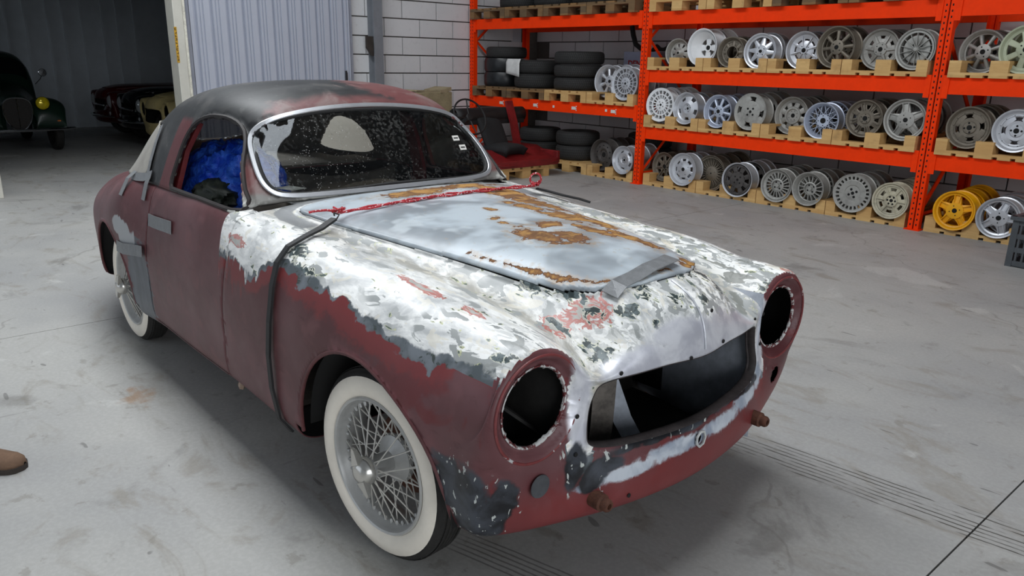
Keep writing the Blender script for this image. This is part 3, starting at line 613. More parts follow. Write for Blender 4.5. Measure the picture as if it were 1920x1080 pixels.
car = thing('coupe_car', 'stripped vintage coupe in flaking maroon and white paint with empty headlights and wire wheels', 'car', (CAR_X, CAR_Y, 0), CAR_RZ)
fY = lambda P: np.abs(P[:, 1]) > .45
fTop = lambda P: P[:, 2] > .80
fFront = lambda P: P[:, 0] > .42
cockpit = lambda P: ~((P[:, 0] < -.965) & (P[:, 0] > -2.05) & (np.abs(P[:, 1]) < .655) & (P[:, 2] > .6))
wheelwell = lambda P: ~((np.hypot(P[:, 0], P[:, 2]-.3) < .40) & (np.abs(P[:, 1]) > .40) & (P[:, 2] < .30)) & ~((np.hypot(P[:, 0]+WB, P[:, 2]-.3) < .38) & (np.abs(P[:, 1]) > .40) & (P[:, 2] < .30))
hl = lambda s: ((1, 2), circle(s*HL_Y, HL_Z, HL_R), False, fFront)
GAP = .0035
front_cuts = [((0, 2), ARCH_F, False, fY), ((0, 1), HOOD, False, fTop), hl(1), hl(-1), ((1, 2), circle(.552, .456, .031), False, fFront),
              ((0, 2), inset(DOOR, -GAP), False, fY), ((1, 2), circle(-.0, .437, .017), False, fFront)]
fp = lambda P: (P[:, 0] > -1.02) & cockpit(P) & wheelwell(P)
front = body_skin.panel('front_wings_and_nose', front_cuts, M_PAINT, car, attrs=paint_attrs, region=fp)
rear = body_skin.panel('rear_wings', [((0, 2), ARCH_R, False, fY), ((0, 2), inset(DOOR, -GAP), False, fY)], M_PAINT, car, attrs=paint_attrs,
                       region=lambda P: (P[:, 0] < -1.0) & cockpit(P) & wheelwell(P))
for s in (-1, 1):
    body_skin.panel('door', [((0, 2), inset(DOOR, GAP), True, lambda P, s=s: s*P[:, 1] > .6)], M_PAINT, car, attrs=paint_attrs, region=lambda P: cockpit(P))
hood = body_skin.panel('bonnet', [((0, 1), inset(HOOD, .005), True, fTop)], M_HOOD, car, attrs=hood_attrs, off=.007, thick=.011)
cs_cuts = [((1, 2), WS_OPEN, False, lambda P: P[:, 0] > -1.25), ((0, 2), DOOR_WIN, False, fY if False else (lambda P: np.abs(P[:, 1]) > .5)), ((0, 1), BACK_WIN, False, lambda P: P[:, 2] > .9),
           ((0, 2), QUARTER, False, lambda P: np.abs(P[:, 1]) > .34)]
roof = cabin_skin.panel('roof_and_pillars', cs_cuts, M_ROOF, car, thick=.012, flip=False, inner=M_DARKIN)
# ================================================================== RACKING, PALLETS, WHEELS, TYRES
X0, BAY = -6.2844, 3.4
M_ORANGE = simple('orange_racking_paint', (246, 58, 0), .6, 0, .06, 5); M_ORANGE.node_tree.nodes['Principled BSDF'].inputs['Specular IOR Level'].default_value = .15
def wood(name, a, b):
    t = NT(name); v = t.pos(); o = t.n('ShaderNodeObjectInfo').outputs['Random']; n = t.noise(t.map(v, (6, 6, 34)), 1, 5, .6, .6); n2 = t.noise(v, 5, 4, .6)
    c = t.mix(n, lin(*a), lin(*b)); c = t.mix(t.mul(o, .45), c, lin(176, 128, 72)); c = t.mix(t.mul(t.step(n2, .55, .75), .35), c, lin(76, 60, 44))
    t.set(c, .85); t.bump(n, .2, .003); return t.m
M_WOOD = wood('pine_pallet_wood', (186, 146, 90), (226, 190, 130)); M_WOODD = wood('old_dark_pallet_wood', (66, 54, 42), (112, 92, 66))
rack = thing('pallet_rack', 'orange steel pallet racking with three shelf bays along the back wall', 'racking', (X0, RACK_Y, 0))
# an upright: two folded front posts with teardrop slots, back posts, lattice braces
up_me = MB()
up_me.poly([(-.05, 0), (-.008, 0), (-.004, .006), (.004, .006), (.008, 0), (.05, 0), (.05, .07), (.044, .07), (.044, .006), (-.044, .006), (-.044, .07), (-.05, .07)], 3.0, 'Z', 0)
up_me = up_me.mesh('upright_post', M_ORANGE, False)
sl = MB()
for k in range(58):
    z = .05+k*.05
    for sx in (-.027, .027): sl.box((sx, -.0006, z), (.011, .0012, .018))
    sl.box((0, .0052, z+.01), (.005, .0012, .022))
M_SLOT = simple('slot_shadow', (20, 12, 10), .9); slot_me = sl.mesh('slots', M_SLOT, False)
brace_me = MB().tube([(0, .09, .15), (0, 1.02, .95)], .02, 4).tube([(0, 1.02, .95), (0, .09, 1.75)], .02, 4).tube([(0, .09, 1.75), (0, 1.02, 2.55)], .02, 4).tube([(0, .07, .13), (0, 1.05, .13)], .02, 4).mesh('brace', M_ORANGE, False)
for b in (-1, 0, 1, 2):
    u = inst('upright', up_me, rack, (b*BAY, 0, 0)); s_ = inst('slots', slot_me, u); s_['kind'] = 'stuff'
    inst('upright', up_me, rack, (b*BAY, 1.14, 0), (0, 0, PI)); inst('brace', brace_me, rack, (b*BAY, 0, 0))
    m = MB(); m.box((b*BAY, .03, .004), (.14, .13, .008)); m.build('foot_plate', M_ORANGE, rack, smooth=False)
beam_me = MB().box((0, .03, 0), (BAY-.1, .055, .145)).mesh('beam', M_ORANGE, False); plate_me = MB().box((0, -.004, 0), (.05, .008, .20)).mesh('end_plate', M_ORANGE, False)
BEAMS = {-1: [2.055, .95], 0: [2.050, 1.392, .7186], 1: [2.050, 1.392, .7186]}
for b, L in BEAMS.items():
    for zt in L:
        f_ = inst('beam', beam_me, rack, ((b+.5)*BAY, 0, zt-.0725)); inst('beam', beam_me, rack, ((b+.5)*BAY, 1.08, zt-.0725))
        for e in (-1, 1): inst('end_plate', plate_me, f_, (e*(BAY/2-.078), 0, -.01))
M_LABEL = simple('white_label', (214, 212, 206), .7, 0, .08, 60); M_INK = simple('label_ink', (28, 27, 27), .8)
lab_me = MB().box((0, -.001, 0), (.075, .002, .040)).box((.05, -.001, .024), (.014, .002, .014)).box((.047, -.001, -.006), (.012, .002, .02)).box((.05, -.001, -.028), (.014, .002, .012)).mesh('label', M_LABEL, False)
small_me = MB().box((0, -.001, 0), (.036, .002, .032)).mesh('label', M_LABEL, False)
def text(body, size, parent, loc, rot, mat, name='lettering', bold=0, ext=.0006):
    c = bpy.data.curves.new(name, 'FONT'); c.body = body; c.size = size; c.align_x = 'CENTER'; c.align_y = 'CENTER'; c.extrude = ext; c.offset = bold; c.materials.append(mat)
    tmp = bpy.data.objects.new(name, c); me = bpy.data.meshes.new_from_object(tmp); bpy.data.objects.remove(tmp); o = bpy.data.objects.new(name, me); o.location = loc; o.rotation_euler = rot; return link(o, parent)
for (x, z, k) in ((-2.68, .868, 0), (-2.55, .866, 1), (-1.93, .872, 0), (-1.55, .872, 1), (-1.16, .872, 0), (-.57, .875, 1), (-.45, .868, 0)):
    inst('label', small_me if k else lab_me, rack, (x, -.001, z))
l16 = inst('label', lab_me, rack, (4.11, -.001, 1.985)); text('016', .036, l16, (0, -.0025, 0), (PI/2, 0, 0), M_INK, 'number', .0006)

# EUR pallet 0.8 wide towards the front, 1.2 deep; built the right way up
def pallet_meshes(mat, tag_):
    return dict(block_c=MB().box((0, 0, 0), (.145, .145, .078)).mesh('block_'+tag_, mat, False), block_s=MB().box((0, 0, 0), (.1, .145, .078)).mesh('side_block_'+tag_, mat, False),
                stringer=MB().box((0, 0, 0), (.8, .145, .022)).mesh('stringer_'+tag_, mat, False), deck_w=MB().box((0, 0, 0), (.145, 1.2, .022)).mesh('deck_board_'+tag_, mat, False),
                deck_n=MB().box((0, 0, 0), (.1, 1.2, .022)).mesh('deck_board_n_'+tag_, mat, False))
PM = {0: pallet_meshes(M_WOOD, 'pine'), 1: pallet_meshes(M_WOODD, 'old')}
def pallet(x, y, z, label, flip=False, old=0, rz=0, group='wooden pallets', fs=None):
    """x = middle of the front edge, y = front edge"""
    t = thing('wooden_pallet', label, 'pallet', (x, y, z), rz, group); M = PM[old]
    h = lambda q: .144-q if flip else q
    for bx, w in ((-.35, 's'), (0, 'c'), (.35, 's')):
        inst('runner', M['deck_n'] if w == 's' else M['deck_w'], t, (bx, .6, h(.011)))
        for by in (.0725, .6, 1.1275): inst('block', M['block_'+w], t, (bx, by, h(.061)))
    for by in (.0725, .6, 1.1275): inst('stringer', M['stringer'], t, (0, by, h(.111)))
    for bx, w in ((-.3275, 'w'), (-.165, 'n'), (0, 'w'), (.165, 'n'), (.3275, 'w')): inst('deck_board', M['deck_'+w], t, (bx, .6, h(.133)))
    return t
ordn = ['first', 'second', 'third', 'fourth']
for b, zt, nm in ((0, 1.392, 'upper shelf of the middle bay'), (0, .7186, 'lower shelf of the middle bay'), (0, .0, 'floor of the middle bay'), (1, 1.392, 'upper shelf of the right bay'), (1, .7186, 'lower shelf of the right bay'), (1, .0, 'floor of the right bay')):
    for k in range(4 if b == 0 else 2):
        pallet(X0+b*BAY+.085+.4+k*.808, RACK_Y-.03 if zt else RACK_Y+.03, zt, 'upturned pine pallet on the %s, %s from its left post' % (nm, ordn[k]), True, group='upturned pallets under the wheels')
for k in range(4):
    pallet(X0-BAY+.07+.4+k*.812, RACK_Y-.04, .95, '%s pallet from the left on the shelf carrying the tyre stacks' % ordn[k] if k < 3 else 'upturned pallet under the two silver wheels beside the tyre stacks', k == 3, 1 if k < 2 else 0)
    if k > 1: pallet(X0-BAY+.07+.4+k*.812, RACK_Y+.03, 0, 'pallet on the floor under the short tyre stacks' if k == 2 else 'upturned pallet on the floor under the rusty steel wheel', k == 3, 0)
pallet(X0-BAY+.07+.4+.812, RACK_Y+.03, 0, 'pallet on the floor behind the red car section', False, 0)
for k in range(4): pallet(X0-BAY+.4+.03+k*.81, RACK_Y-.06, 2.055, 'weathered pallet on the top beam of the left bay, %s from the block wall' % ordn[k], False, 1)
for k in range(4): pallet(X0+.085+.4+k*.808, RACK_Y-.06, 2.050, 'pallet cut off by the top of the picture, middle bay, %s from the left' % ordn[k], False, 0 if k == 0 else (1 if k > 1 else 0))

# ---- loose road wheels: rim barrel + a face of its own pattern
def metal(name, rgb, rough=.38, met=.75, dirt=.3):
    t = NT(name); v = t.coord('Object'); n = t.noise(v, 9, 5, .6); n2 = t.noise(v, 40, 4, .6); c = lin(*rgb)
    cc = t.mix(t.mul(t.step(t.add(t.mul(n, .7), t.mul(n2, .3)), .45, .68), dirt), c, tuple(x*.35 for x in c)); t.set(cc, t.mixf(n, rough-.08, rough+.12), met); return t.m
WM = {'silver': metal('bright_silver_wheel', (205, 207, 212), .34, .6, .2), 'grey': metal('dull_grey_wheel', (166, 165, 160), .5, .45, .45), 'bronze': metal('brownish_grey_wheel', (122, 114, 102), .5, .45, .5),
      'white': metal('white_wheel', (226, 228, 230), .5, .05, .12), 'yellow': metal('yellow_wheel', (236, 168, 10), .42, .0, .12), 'cream': metal('chalky_cream_wheel', (190, 184, 162), .65, .1, .55),
      'dark': metal('dark_steel_wheel', (84, 80, 78), .6, .4, .5), 'green': metal('pale_green_wheel', (176, 182, 156), .5, .2, .3), 'blue': metal('bluish_silver_wheel', (186, 194, 210), .36, .55, .15)}
M_HOLE = simple('wheel_hole_shadow', (10, 10, 10), .9)
def rimprof(R, w=.155):
    return [(R, 0), (R, .007), (R-.010, .012), (R-.016, .028), (R-.034, .05), (R-.034, w*.62), (R-.018, w*.80), (R-.010, w-.012), (R, w-.008), (R, w), (R-.010, w), (R-.024, w*.78), (R-.040, w*.62), (R-.040, .052), (R-.024, .024), (R-.012, .004)]
def spokes(m, n, r1, r2, w1, w2, y1, y2, th=.02, a0=0., lean=0., rnd=False):
    for k in range(n):
        a = a0+2*PI*k/n; a2 = a+lean
        e1 = Vector((math.cos(a), 0, math.sin(a))); e2 = Vector((math.cos(a2), 0, math.sin(a2))); t1 = Vector((-e1.z, 0, e1.x)); t2 = Vector((-e2.z, 0, e2.x)); up = Vector((0, -1, 0))
        if rnd: sec = [(-1, -1), (-.85, .3), (-.45, .85), (0, 1.0), (.45, .85), (.85, .3), (1, -1)]
        else: sec = [(-1, -1), (-1, .75), (-.8, 1), (.8, 1), (1, .75), (1, -1)]
        R1 = [e1*r1+t1*(p*w1/2)+Vector((0, y1, 0))+up*((q-1)*th/2) for p, q in sec]; R2 = [e2*r2+t2*(p*w2/2)+Vector((0, y2, 0))+up*((q-1)*th/2) for p, q in sec]
        K = len(sec); m.add(R1+R2, [(i, (i+1) % K, (i+1) % K+K, i+K) for i in range(K)]+[tuple(range(K-1, -1, -1)), tuple(range(K, 2*K))])
def ringf(m, ra, rb, ya, yb, th=.02, n=40): m.lathe([(ra, ya), (rb, yb), (rb, yb+th), (ra, ya+th)], n, 'Y', closed=True)
def disc(m, prof, n=32): m.lathe([(.0005, prof[0][1])]+prof, n, 'Y')
def holes(m, n, r, d, y, a0=.3):
    for k in range(n):
        a = a0+2*PI*k/n; m.lathe([(.0004, 0), (d/2, 0), (d/2, .004)], 10, 'Y', (r*math.cos(a), y, r*math.sin(a)))
def make_wheel(name, label, col, R, kind, rnd):
    t = thing(name, label, 'car wheel', group='loose road wheels on the racking'); mat = WM[col]
    rm = mat
    if kind == 'flat8': rm = WM['silver']
    w = .20 if kind == 'deep' else .155
    MB().lathe(rimprof(R, w), 40, 'Y', closed=True).build('rim', rm, t)
    f = MB(); h = MB(); Rf = R-.028; q = R/.19; yd = .03; a0 = rnd.random()
    if kind == 'mini':      # eight round fluted spokes
        yd = .045; ringf(f, Rf-.014, Rf+.004, yd, yd-.01); spokes(f, 8, .050*q, Rf-.004, .026*q, .042*q, yd-.022, yd, .026, a0, rnd=True); disc(f, [(.045*q, yd-.026), (.066*q, yd-.02), (.068*q, yd+.01)]); holes(h, 4, .043*q, .012, yd-.028, a0); holes(h, 1, 0, .044, yd-.0285)
    elif kind == 'mini_deep':
        yd = .06; ringf(f, Rf-.02, Rf+.002, yd+.012, yd-.02); spokes(f, 8, .05*q, Rf-.012, .024*q, .050*q, yd-.004, yd+.008, .03, a0, rnd=True); disc(f, [(.05*q, yd-.006), (.068*q, yd), (.07*q, yd+.02)]); holes(h, 4, .045*q, .012, yd-.009, a0); holes(h, 1, 0, .044, yd-.009)
    elif kind == 'deep':    # very deep dish with a small four-slot centre
        ringf(f, .098, Rf-.006, .115, .02, .012, 48); f.lathe([(.1, .115), (.1, .13)], 40, 'Y'); spokes(f, 4, .02, .1, .05, .075, .118, .118, .02, PI/4*0); ringf(f, .03, .045, .112, .112); h.lathe([(.0004, .113), (.024, .113), (.024, .118)], 16, 'Y'); holes(h, 4, .045, .022, .1135, PI/4); holes(h, 16, .108, .006, .1105, 0)
    elif kind == 'bighole': # eight bulges round a large open centre
        yd = .045; ringf(f, .072*q, .082*q, yd-.012, yd-.012, .02); ringf(f, Rf-.024, Rf+.003, yd+.006, yd); spokes(f, 8, .08*q, Rf-.016, .044*q, .056*q, yd-.004, yd+.004, .022, a0, rnd=True); ringf(f, .084*q, Rf-.01, yd+.014, yd+.014, .006)
    elif kind == 'blade8':
        yd = .03; ringf(f, Rf-.012, Rf+.004, yd, yd-.006); spokes(f, 8, .055*q, Rf-.006, .062*q, .030*q, yd-.002, yd+.02, .024, a0, lean=.10); disc(f, [(.060*q, yd-.006), (.068*q, yd+.004), (.068*q, yd+.03)]); ringf(f, .02*q, .03*q, yd-.014, yd-.014); holes(h, 4, .044*q, .012, yd-.007, a0); holes(h, 1, 0, .034, yd-.0145)
    elif kind == 'rib8':    # slotted ring with thin raised ribs
        yd = .036; disc(f, [(.062*q, yd), (.098*q, yd+.012)]); ringf(f, .116*q, Rf+.003, yd+.012, yd); spokes(f, 8, .095*q, .12*q, .030*q, .034*q, yd+.010, yd+.010, .016, a0); spokes(f, 8, .03*q, Rf-.012, .009, .007, yd-.016, yd-.008, .024, a0); ringf(f, .024*q, .034*q, yd-.018, yd-.018, .02); holes(h, 1, 0, .044, yd-.0185); holes(h, 4, .05*q, .010, yd-.001, a0+.39)
    elif kind == 'star6':
        yd = .026; disc(f, [(.06*q, yd-.010), (.066*q, yd), (.10*q, yd+.006)]); ringf(f, .128*q, Rf+.004, yd+.006, yd-.006); spokes(f, 6, .095*q, .13*q, .075*q, .085*q, yd+.006, yd+.006, .016, a0); spokes(f, 6, .062*q, Rf-.010, .030*q, .004, yd-.012, yd-.004, .018, a0); holes(h, 1, 0, .046, yd-.0105); holes(h, 5, .045*q, .011, yd-.0105, a0)
    elif kind == 'rib16':
        yd = .020; ringf(f, Rf-.010, Rf+.006, yd-.008, yd-.008); disc(f, [(.075*q, yd+.016), (.10*q, yd+.008), (.126*q, yd+.012)]); spokes(f, 14, .02*q, Rf-.004, .0055, .0045, yd-.010, yd-.008, .03, a0); disc(f, [(.016, yd-.02), (.022, yd-.012), (.022, yd+.01)]); holes(h, 4, .052*q, .022, yd+.011, a0)
    elif kind == 'spoke7':
        yd = .04; ringf(f, Rf-.02, Rf+.004, yd, yd-.012); spokes(f, 7, .06*q, Rf-.010, .040*q, .050*q, yd-.012, yd, .03, a0); disc(f, [(.06*q, yd-.016), (.075*q, yd-.006), (.075*q, yd+.02)]); holes(h, 4, .048*q, .014, yd-.017, a0); holes(h, 1, 0, .05, yd-.0172)
    elif kind == 'lattice18':
        yd = .006; ringf(f, R-.032, R-.006, yd+.002, yd-.004, .016); spokes(f, 18, .118*q, R-.028, .010*q, .012*q, yd+.002, yd+.002, .022, a0); ringf(f, .108*q, .122*q, yd+.004, yd+.002, .02); spokes(f, 18, .062*q, .112*q, .008*q, .013*q, yd+.010, yd+.004, .024, a0); disc(f, [(.05*q, yd+.006), (.068*q, yd+.010), (.07*q, yd+.03)]); holes(h, 5, .036*q, .016, yd+.006, a0); holes(h, 1, 0, .030, yd+.0055)
    elif kind == 'slot6':
        yd = .05; disc(f, [(.052*q, yd-.006), (.060*q, yd-.026), (.105*q, yd-.012)]); ringf(f, .138*q, Rf+.003, yd+.002, yd-.016); spokes(f, 5, .1*q, .142*q, .085*q, .115*q, yd-.012, yd, .016, a0); holes(h, 4, .037*q, .012, yd-.0075, a0); holes(h, 1, 0, .030, yd-.0075)
    elif kind == 'wave4':   # nearly flat face with four curved openings at the edge
        yd = .004; disc(f, [(.10*q, yd), (.112*q, yd+.002)]); ringf(f, R-.036, R-.004, yd+.004, yd, .014); spokes(f, 4, .10*q, R-.030, .135*q, .175*q, yd+.002, yd+.004, .02, a0, lean=.10); holes(h, 4, .044*q, .024, yd-.0006, a0+.2); holes(h, 1, 0, .032, yd-.0006)
    elif kind == 'block8':
        yd = .036; disc(f, [(.06*q, yd), (.068*q, yd-.014), (.086*q, yd-.014), (.095*q, yd+.004)]); ringf(f, .128*q, Rf+.004, yd+.012, yd); spokes(f, 8, .09*q, .134*q, .050*q, .058*q, yd-.008, yd-.002, .024, a0); holes(h, 8, .048*q, .009, yd-.0006, a0); holes(h, 1, 0, .046, yd-.0006)
    elif kind == 'mesh':
        yd = .05; ringf(f, Rf-.012, Rf+.002, yd+.004, yd-.016); disc(f, [(.066*q, yd-.004), (.070*q, yd+.02)]); spokes(f, 12, .064*q, Rf-.008, .007, .007, yd-.004, yd-.006, .02, a0, lean=.42); spokes(f, 12, .064*q, Rf-.008, .007, .007, yd-.004, yd-.006, .02, a0, lean=-.42); holes(h, 4, .050*q, .012, yd-.005, a0); holes(h, 1, 0, .058, yd-.005)
    elif kind == 'pair8':
        yd = .030; disc(f, [(.05*q, yd-.006), (.058*q, yd+.004), (.095*q, yd+.002)]); ringf(f, .134*q, Rf+.004, yd+.012, yd-.004); spokes(f, 8, .09*q, .138*q, .052*q, .062*q, yd, yd+.010, .018, a0)
        for d in (-.12, .12): spokes(f, 8, .085*q, Rf-.004, .006, .006, yd-.012, yd-.008, .024, a0+d)
        holes(h, 1, 0, .048, yd-.0066); holes(h, 5, .040*q, .011, yd-.0066, a0)
    elif kind == 'star5':
        yd = .030; ringf(f, Rf-.010, Rf+.004, yd-.004, yd-.010); spokes(f, 5, .06*q, Rf-.004, .088*q, .050*q, yd-.004, yd+.010, .028, a0)
        for d in (-1, 1): spokes(f, 5, .072*q, Rf-.004, .006, .006, yd-.012, yd-.008, .022, a0+d*.30, lean=-d*.13)
        disc(f, [(.058*q, yd-.012), (.078*q, yd-.010), (.080*q, yd+.02)]); holes(h, 4, .046*q, .011, yd-.0128, a0); holes(h, 1, 0, .044, yd-.0128)
    elif kind == 'slot4':
        yd = .036; disc(f, [(.052*q, yd-.008), (.06*q, yd+.002), (.088*q, yd)]); ringf(f, .122*q, Rf+.004, yd+.004, yd-.006); spokes(f, 4, .084*q, .128*q, .105*q, .135*q, yd, yd+.002, .018, a0); ringf(f, .132*q, .14*q, yd-.006, yd-.006, .01); holes(h, 4, .042*q, .018, yd-.0086, a0+.78); holes(h, 1, 0, .046, yd-.0086); holes(h, 12, .136*q, .007, yd-.0068, a0)
    elif kind == 'rect8':
        yd = .030; disc(f, [(.028*q, yd-.012), (.04*q, yd-.004), (.096*q, yd)]); ringf(f, .118*q, Rf+.004, yd+.012, yd); spokes(f, 8, .09*q, .124*q, .030*q, .038*q, yd-.004, yd+.004, .02, a0); holes(h, 1, 0, .046, yd-.0126); holes(h, 4, .066*q, .010, yd-.003, a0)
    elif kind == 'web8':
        yd = .034; disc(f, [(.06*q, yd+.006), (.085*q, yd+.002)]); ringf(f, .138*q, Rf+.004, yd+.006, yd-.004); spokes(f, 8, .08*q, .142*q, .040*q, .048*q, yd, yd+.006, .02, a0); spokes(f, 8, .03*q, Rf-.006, .010, .008, yd-.014, yd-.006, .02, a0); holes(h, 1, 0, .052, yd-.002); ringf(f, .03*q, .038*q, yd-.012, yd-.012)
    elif kind == 'fan24':
        yd = .022; ringf(f, Rf-.008, Rf+.006, yd-.006, yd-.010); disc(f, [(.02, yd-.004), (.075*q, yd+.006), (.085*q, yd+.012)]); spokes(f, 24, .075*q, Rf-.002, .011, .0035, yd, yd-.006, .018, a0, lean=.07); spokes(f, 24, .075*q, Rf-.002, .011, .0035, yd, yd-.006, .018, a0, lean=-.07); holes(h, 4, .045*q, .010, yd+.0005, a0); holes(h, 1, 0, .02, yd-.0045)
    elif kind == 'flat8':
        yd = .014; disc(f, [(.085*q, yd), (.092*q, yd)]); ringf(f, .145*q, Rf+.002, yd, yd, .014); spokes(f, 8, .085*q, .15*q, .046*q, .055*q, yd, yd, .014, a0); holes(h, 4, .046*q, .020, yd-.0006, a0+.4); holes(h, 1, 0, .030, yd-.0006); h.lathe([(Rf+.002, yd-.001), (Rf+.010, yd-.001)], 40, 'Y')
    elif kind in ('fin20', 'fin16'):
        n = 20 if kind == 'fin20' else 16; yd = .030 if n == 20 else .055; ringf(f, Rf-.020, Rf+.003, yd+.004, yd-.014); spokes(f, n, .070*q, Rf-.014, .010*q, .014*q, yd-.006, yd, .024, a0, lean=.08); ringf(f, .062*q, .076*q, yd-.010, yd-.006); disc(f, [(.066*q, yd+.012)]); disc(f, [(.018, yd-.008), (.022, yd+.014)]); holes(h, 4, .042*q, .020, yd+.0112, a0)
    elif kind == 'vent24':
        yd = .008; ringf(f, R-.026, R-.004, yd, yd-.004, .018); spokes(f, 24, .128*q, R-.022, .018*q, .020*q, yd+.002, yd, .02, a0); disc(f, [(.074*q, yd+.010), (.080*q, yd+.004), (.128*q, yd), (.134*q, yd+.004)]); holes(h, 4, .040*q, .026, yd+.0094, a0); holes(h, 1, 0, .034, yd+.0094)
    elif kind == 'oval6':
        yd = .022; disc(f, [(.05*q, yd+.004), (.055*q, yd-.008), (.064*q, yd-.008), (.07*q, yd+.008), (.10*q, yd+.010)]); ringf(f, .13*q, .148*q, yd+.008, yd, .014); spokes(f, 6, .09*q, .136*q, .052*q, .075*q, yd+.006, yd+.006, .016, a0); ringf(f, Rf-.008, Rf+.006, yd-.004, yd-.008); spokes(f, 6, .066*q, Rf, .008, .007, yd-.008, yd-.006, .03, a0); spokes(f, 6, .145*q, Rf, .030, .036, yd+.004, yd, .014, a0+.26); holes(h, 6, .040*q, .02, yd+.0034, a0); holes(h, 1, 0, .034, yd+.0032)
    elif kind == 'steel':
        yd = .05; disc(f, [(.055*q, yd), (.066*q, yd-.016), (.085*q, yd-.022), (.115*q, yd-.004), (Rf+.003, yd+.006)]); holes(h, 10, .108*q, .022, yd-.010, a0); holes(h, 1, 0, .07, yd-.001); holes(h, 4, .052*q, .012, yd-.001, a0)
    elif kind == 'steel5':
        yd = .04; disc(f, [(.045*q, yd-.004), (.055*q, yd-.016), (.09*q, yd-.020), (.105*q, yd-.004)]); ringf(f, .126*q, Rf+.003, yd+.006, yd-.008); spokes(f, 5, .10*q, .13*q, .085*q, .10*q, yd-.004, yd+.004, .016, a0); holes(h, 8, .036*q, .012, yd-.0056, a0); holes(h, 1, 0, .036, yd-.0056)
    elif kind == 'cone8':
        yd = .05; disc(f, [(.016, yd-.034), (.030, yd-.030), (.056*q, yd-.008), (.075*q, yd)]); ringf(f, .118*q, Rf+.003, yd+.012, yd); spokes(f, 8, .07*q, .122*q, .046*q, .062*q, yd, yd+.010, .014, a0); holes(h, 1, 0, .030, yd-.0345)
    fo = f.build('face', mat, t)
    if h.v: h.build('bolt_holes', M_HOLE, fo)['kind'] = 'stuff'
    return t
WHEELS = [  # x, height of the middle, radius, pattern, colour, words
 (-5.80,1.59,.161,'cone8','grey','small grey wheel with a cone hub, leftmost on the upper shelf of the middle bay'),
 (-5.46,1.65,.205,'deep','white','very deep-dish whitish wheel with a small four-slot centre'),
 (-5.07,1.60,.163,'bighole','bronze','brown wheel with a large open centre ringed by bulges'),
 (-4.71,1.61,.184,'blade8','silver','silver wheel with angular blade spokes, upper shelf of the middle bay'),
 (-4.23,1.62,.186,'rib8','silver','silver wheel with thin raised ribs over a slotted ring, upper shelf'),
 (-3.88,1.65,.198,'mini','bronze','dull bronze-grey wheel with eight rounded spokes'),
 (-3.45,1.63,.185,'star6','grey','light grey wheel with a six-pointed raised star'),
 (-3.12,1.63,.182,'rib16','grey','grey wheel with many thin ribs and a silver cap, beside the right post'),
 (-2.57,1.61,.185,'mini','grey','grey eight-spoke wheel, first on the upper shelf of the right bay'),
 (-2.25,1.63,.196,'spoke7','green','pale greenish wheel with thick spokes at the right edge of the picture'),
 (-6.00,.99,.199,'lattice18','white','white wheel with two rings of small openings'),
 (-5.61,.97,.184,'slot6','silver','polished domed wheel with slots, second on the lower shelf'),
 (-5.18,.96,.184,'mini','blue','clean bluish-silver wheel with eight rounded spokes'),
 (-4.76,.98,.197,'wave4','grey','flat-faced grey wheel with four curved openings at its edge'),
 (-4.27,.97,.192,'block8','grey','stone-grey wheel with raised blocks between eight slots'),
 (-3.93,.94,.181,'mesh','blue','bright silver wheel with a crossed lattice of thin spokes'),
 (-3.50,.99,.178,'pair8','bronze','dirty grey wheel with paired ribs between its slots'),
 (-3.12,1.0,.191,'star5','grey','grey five-spoke wheel at the right end of the lower shelf'),
 (-2.57,.97,.183,'slot4','bronze','dark grey wheel with four curved slots, right bay'),
 (-2.20,.97,.180,'slot4','silver','light silver wheel with four curved slots at the right edge'),
 (-5.88,.26,.176,'web8','bronze','dusty brown-grey ribbed wheel, leftmost on the floor of the middle bay'),
 (-5.59,.26,.194,'rect8','silver','silver wheel with eight small rectangular slots on the floor pallets'),
 (-5.19,.26,.210,'fan24','bronze','large grey wheel with a dense fan of forked spokes'),
 (-4.83,.23,.192,'flat8','dark','dark flat-faced wheel with eight triangular windows and silver barrel'),
 (-4.34,.23,.178,'fin20','grey','grey wheel with a ring of twenty fins, floor row'),
 (-3.98,.24,.175,'fin16','grey','scuffed deep wheel with sixteen fins and a bulky hub, floor row'),
 (-3.51,.26,.191,'vent24','grey','grey disc wheel with rectangular vents round its rim'),
 (-3.13,.24,.174,'oval6','cream','chalky cream wheel with six ribs and oval openings'),
 (-2.56,.23,.179,'star5','yellow','bright yellow five-spoke wheel on the floor pallet'),
 (-2.20,.22,.177,'star5','silver','silver five-spoke wheel beside the yellow one'),
 (-6.88,1.24,.205,'mini_deep','silver','deep silver eight-spoke wheel beside the tyre stacks'),
 (-6.57,1.22,.207,'lattice18','silver','silver wheel with two rings of small openings beside the post'),
 (-6.92,.30,.207,'steel','dark','rusty dark steel wheel with round holes on the floor pallet'),
 (-6.54,.27,.181,'steel5','silver','silver steel wheel with five slots next to the orange post'),
]
rw = random.Random(5)
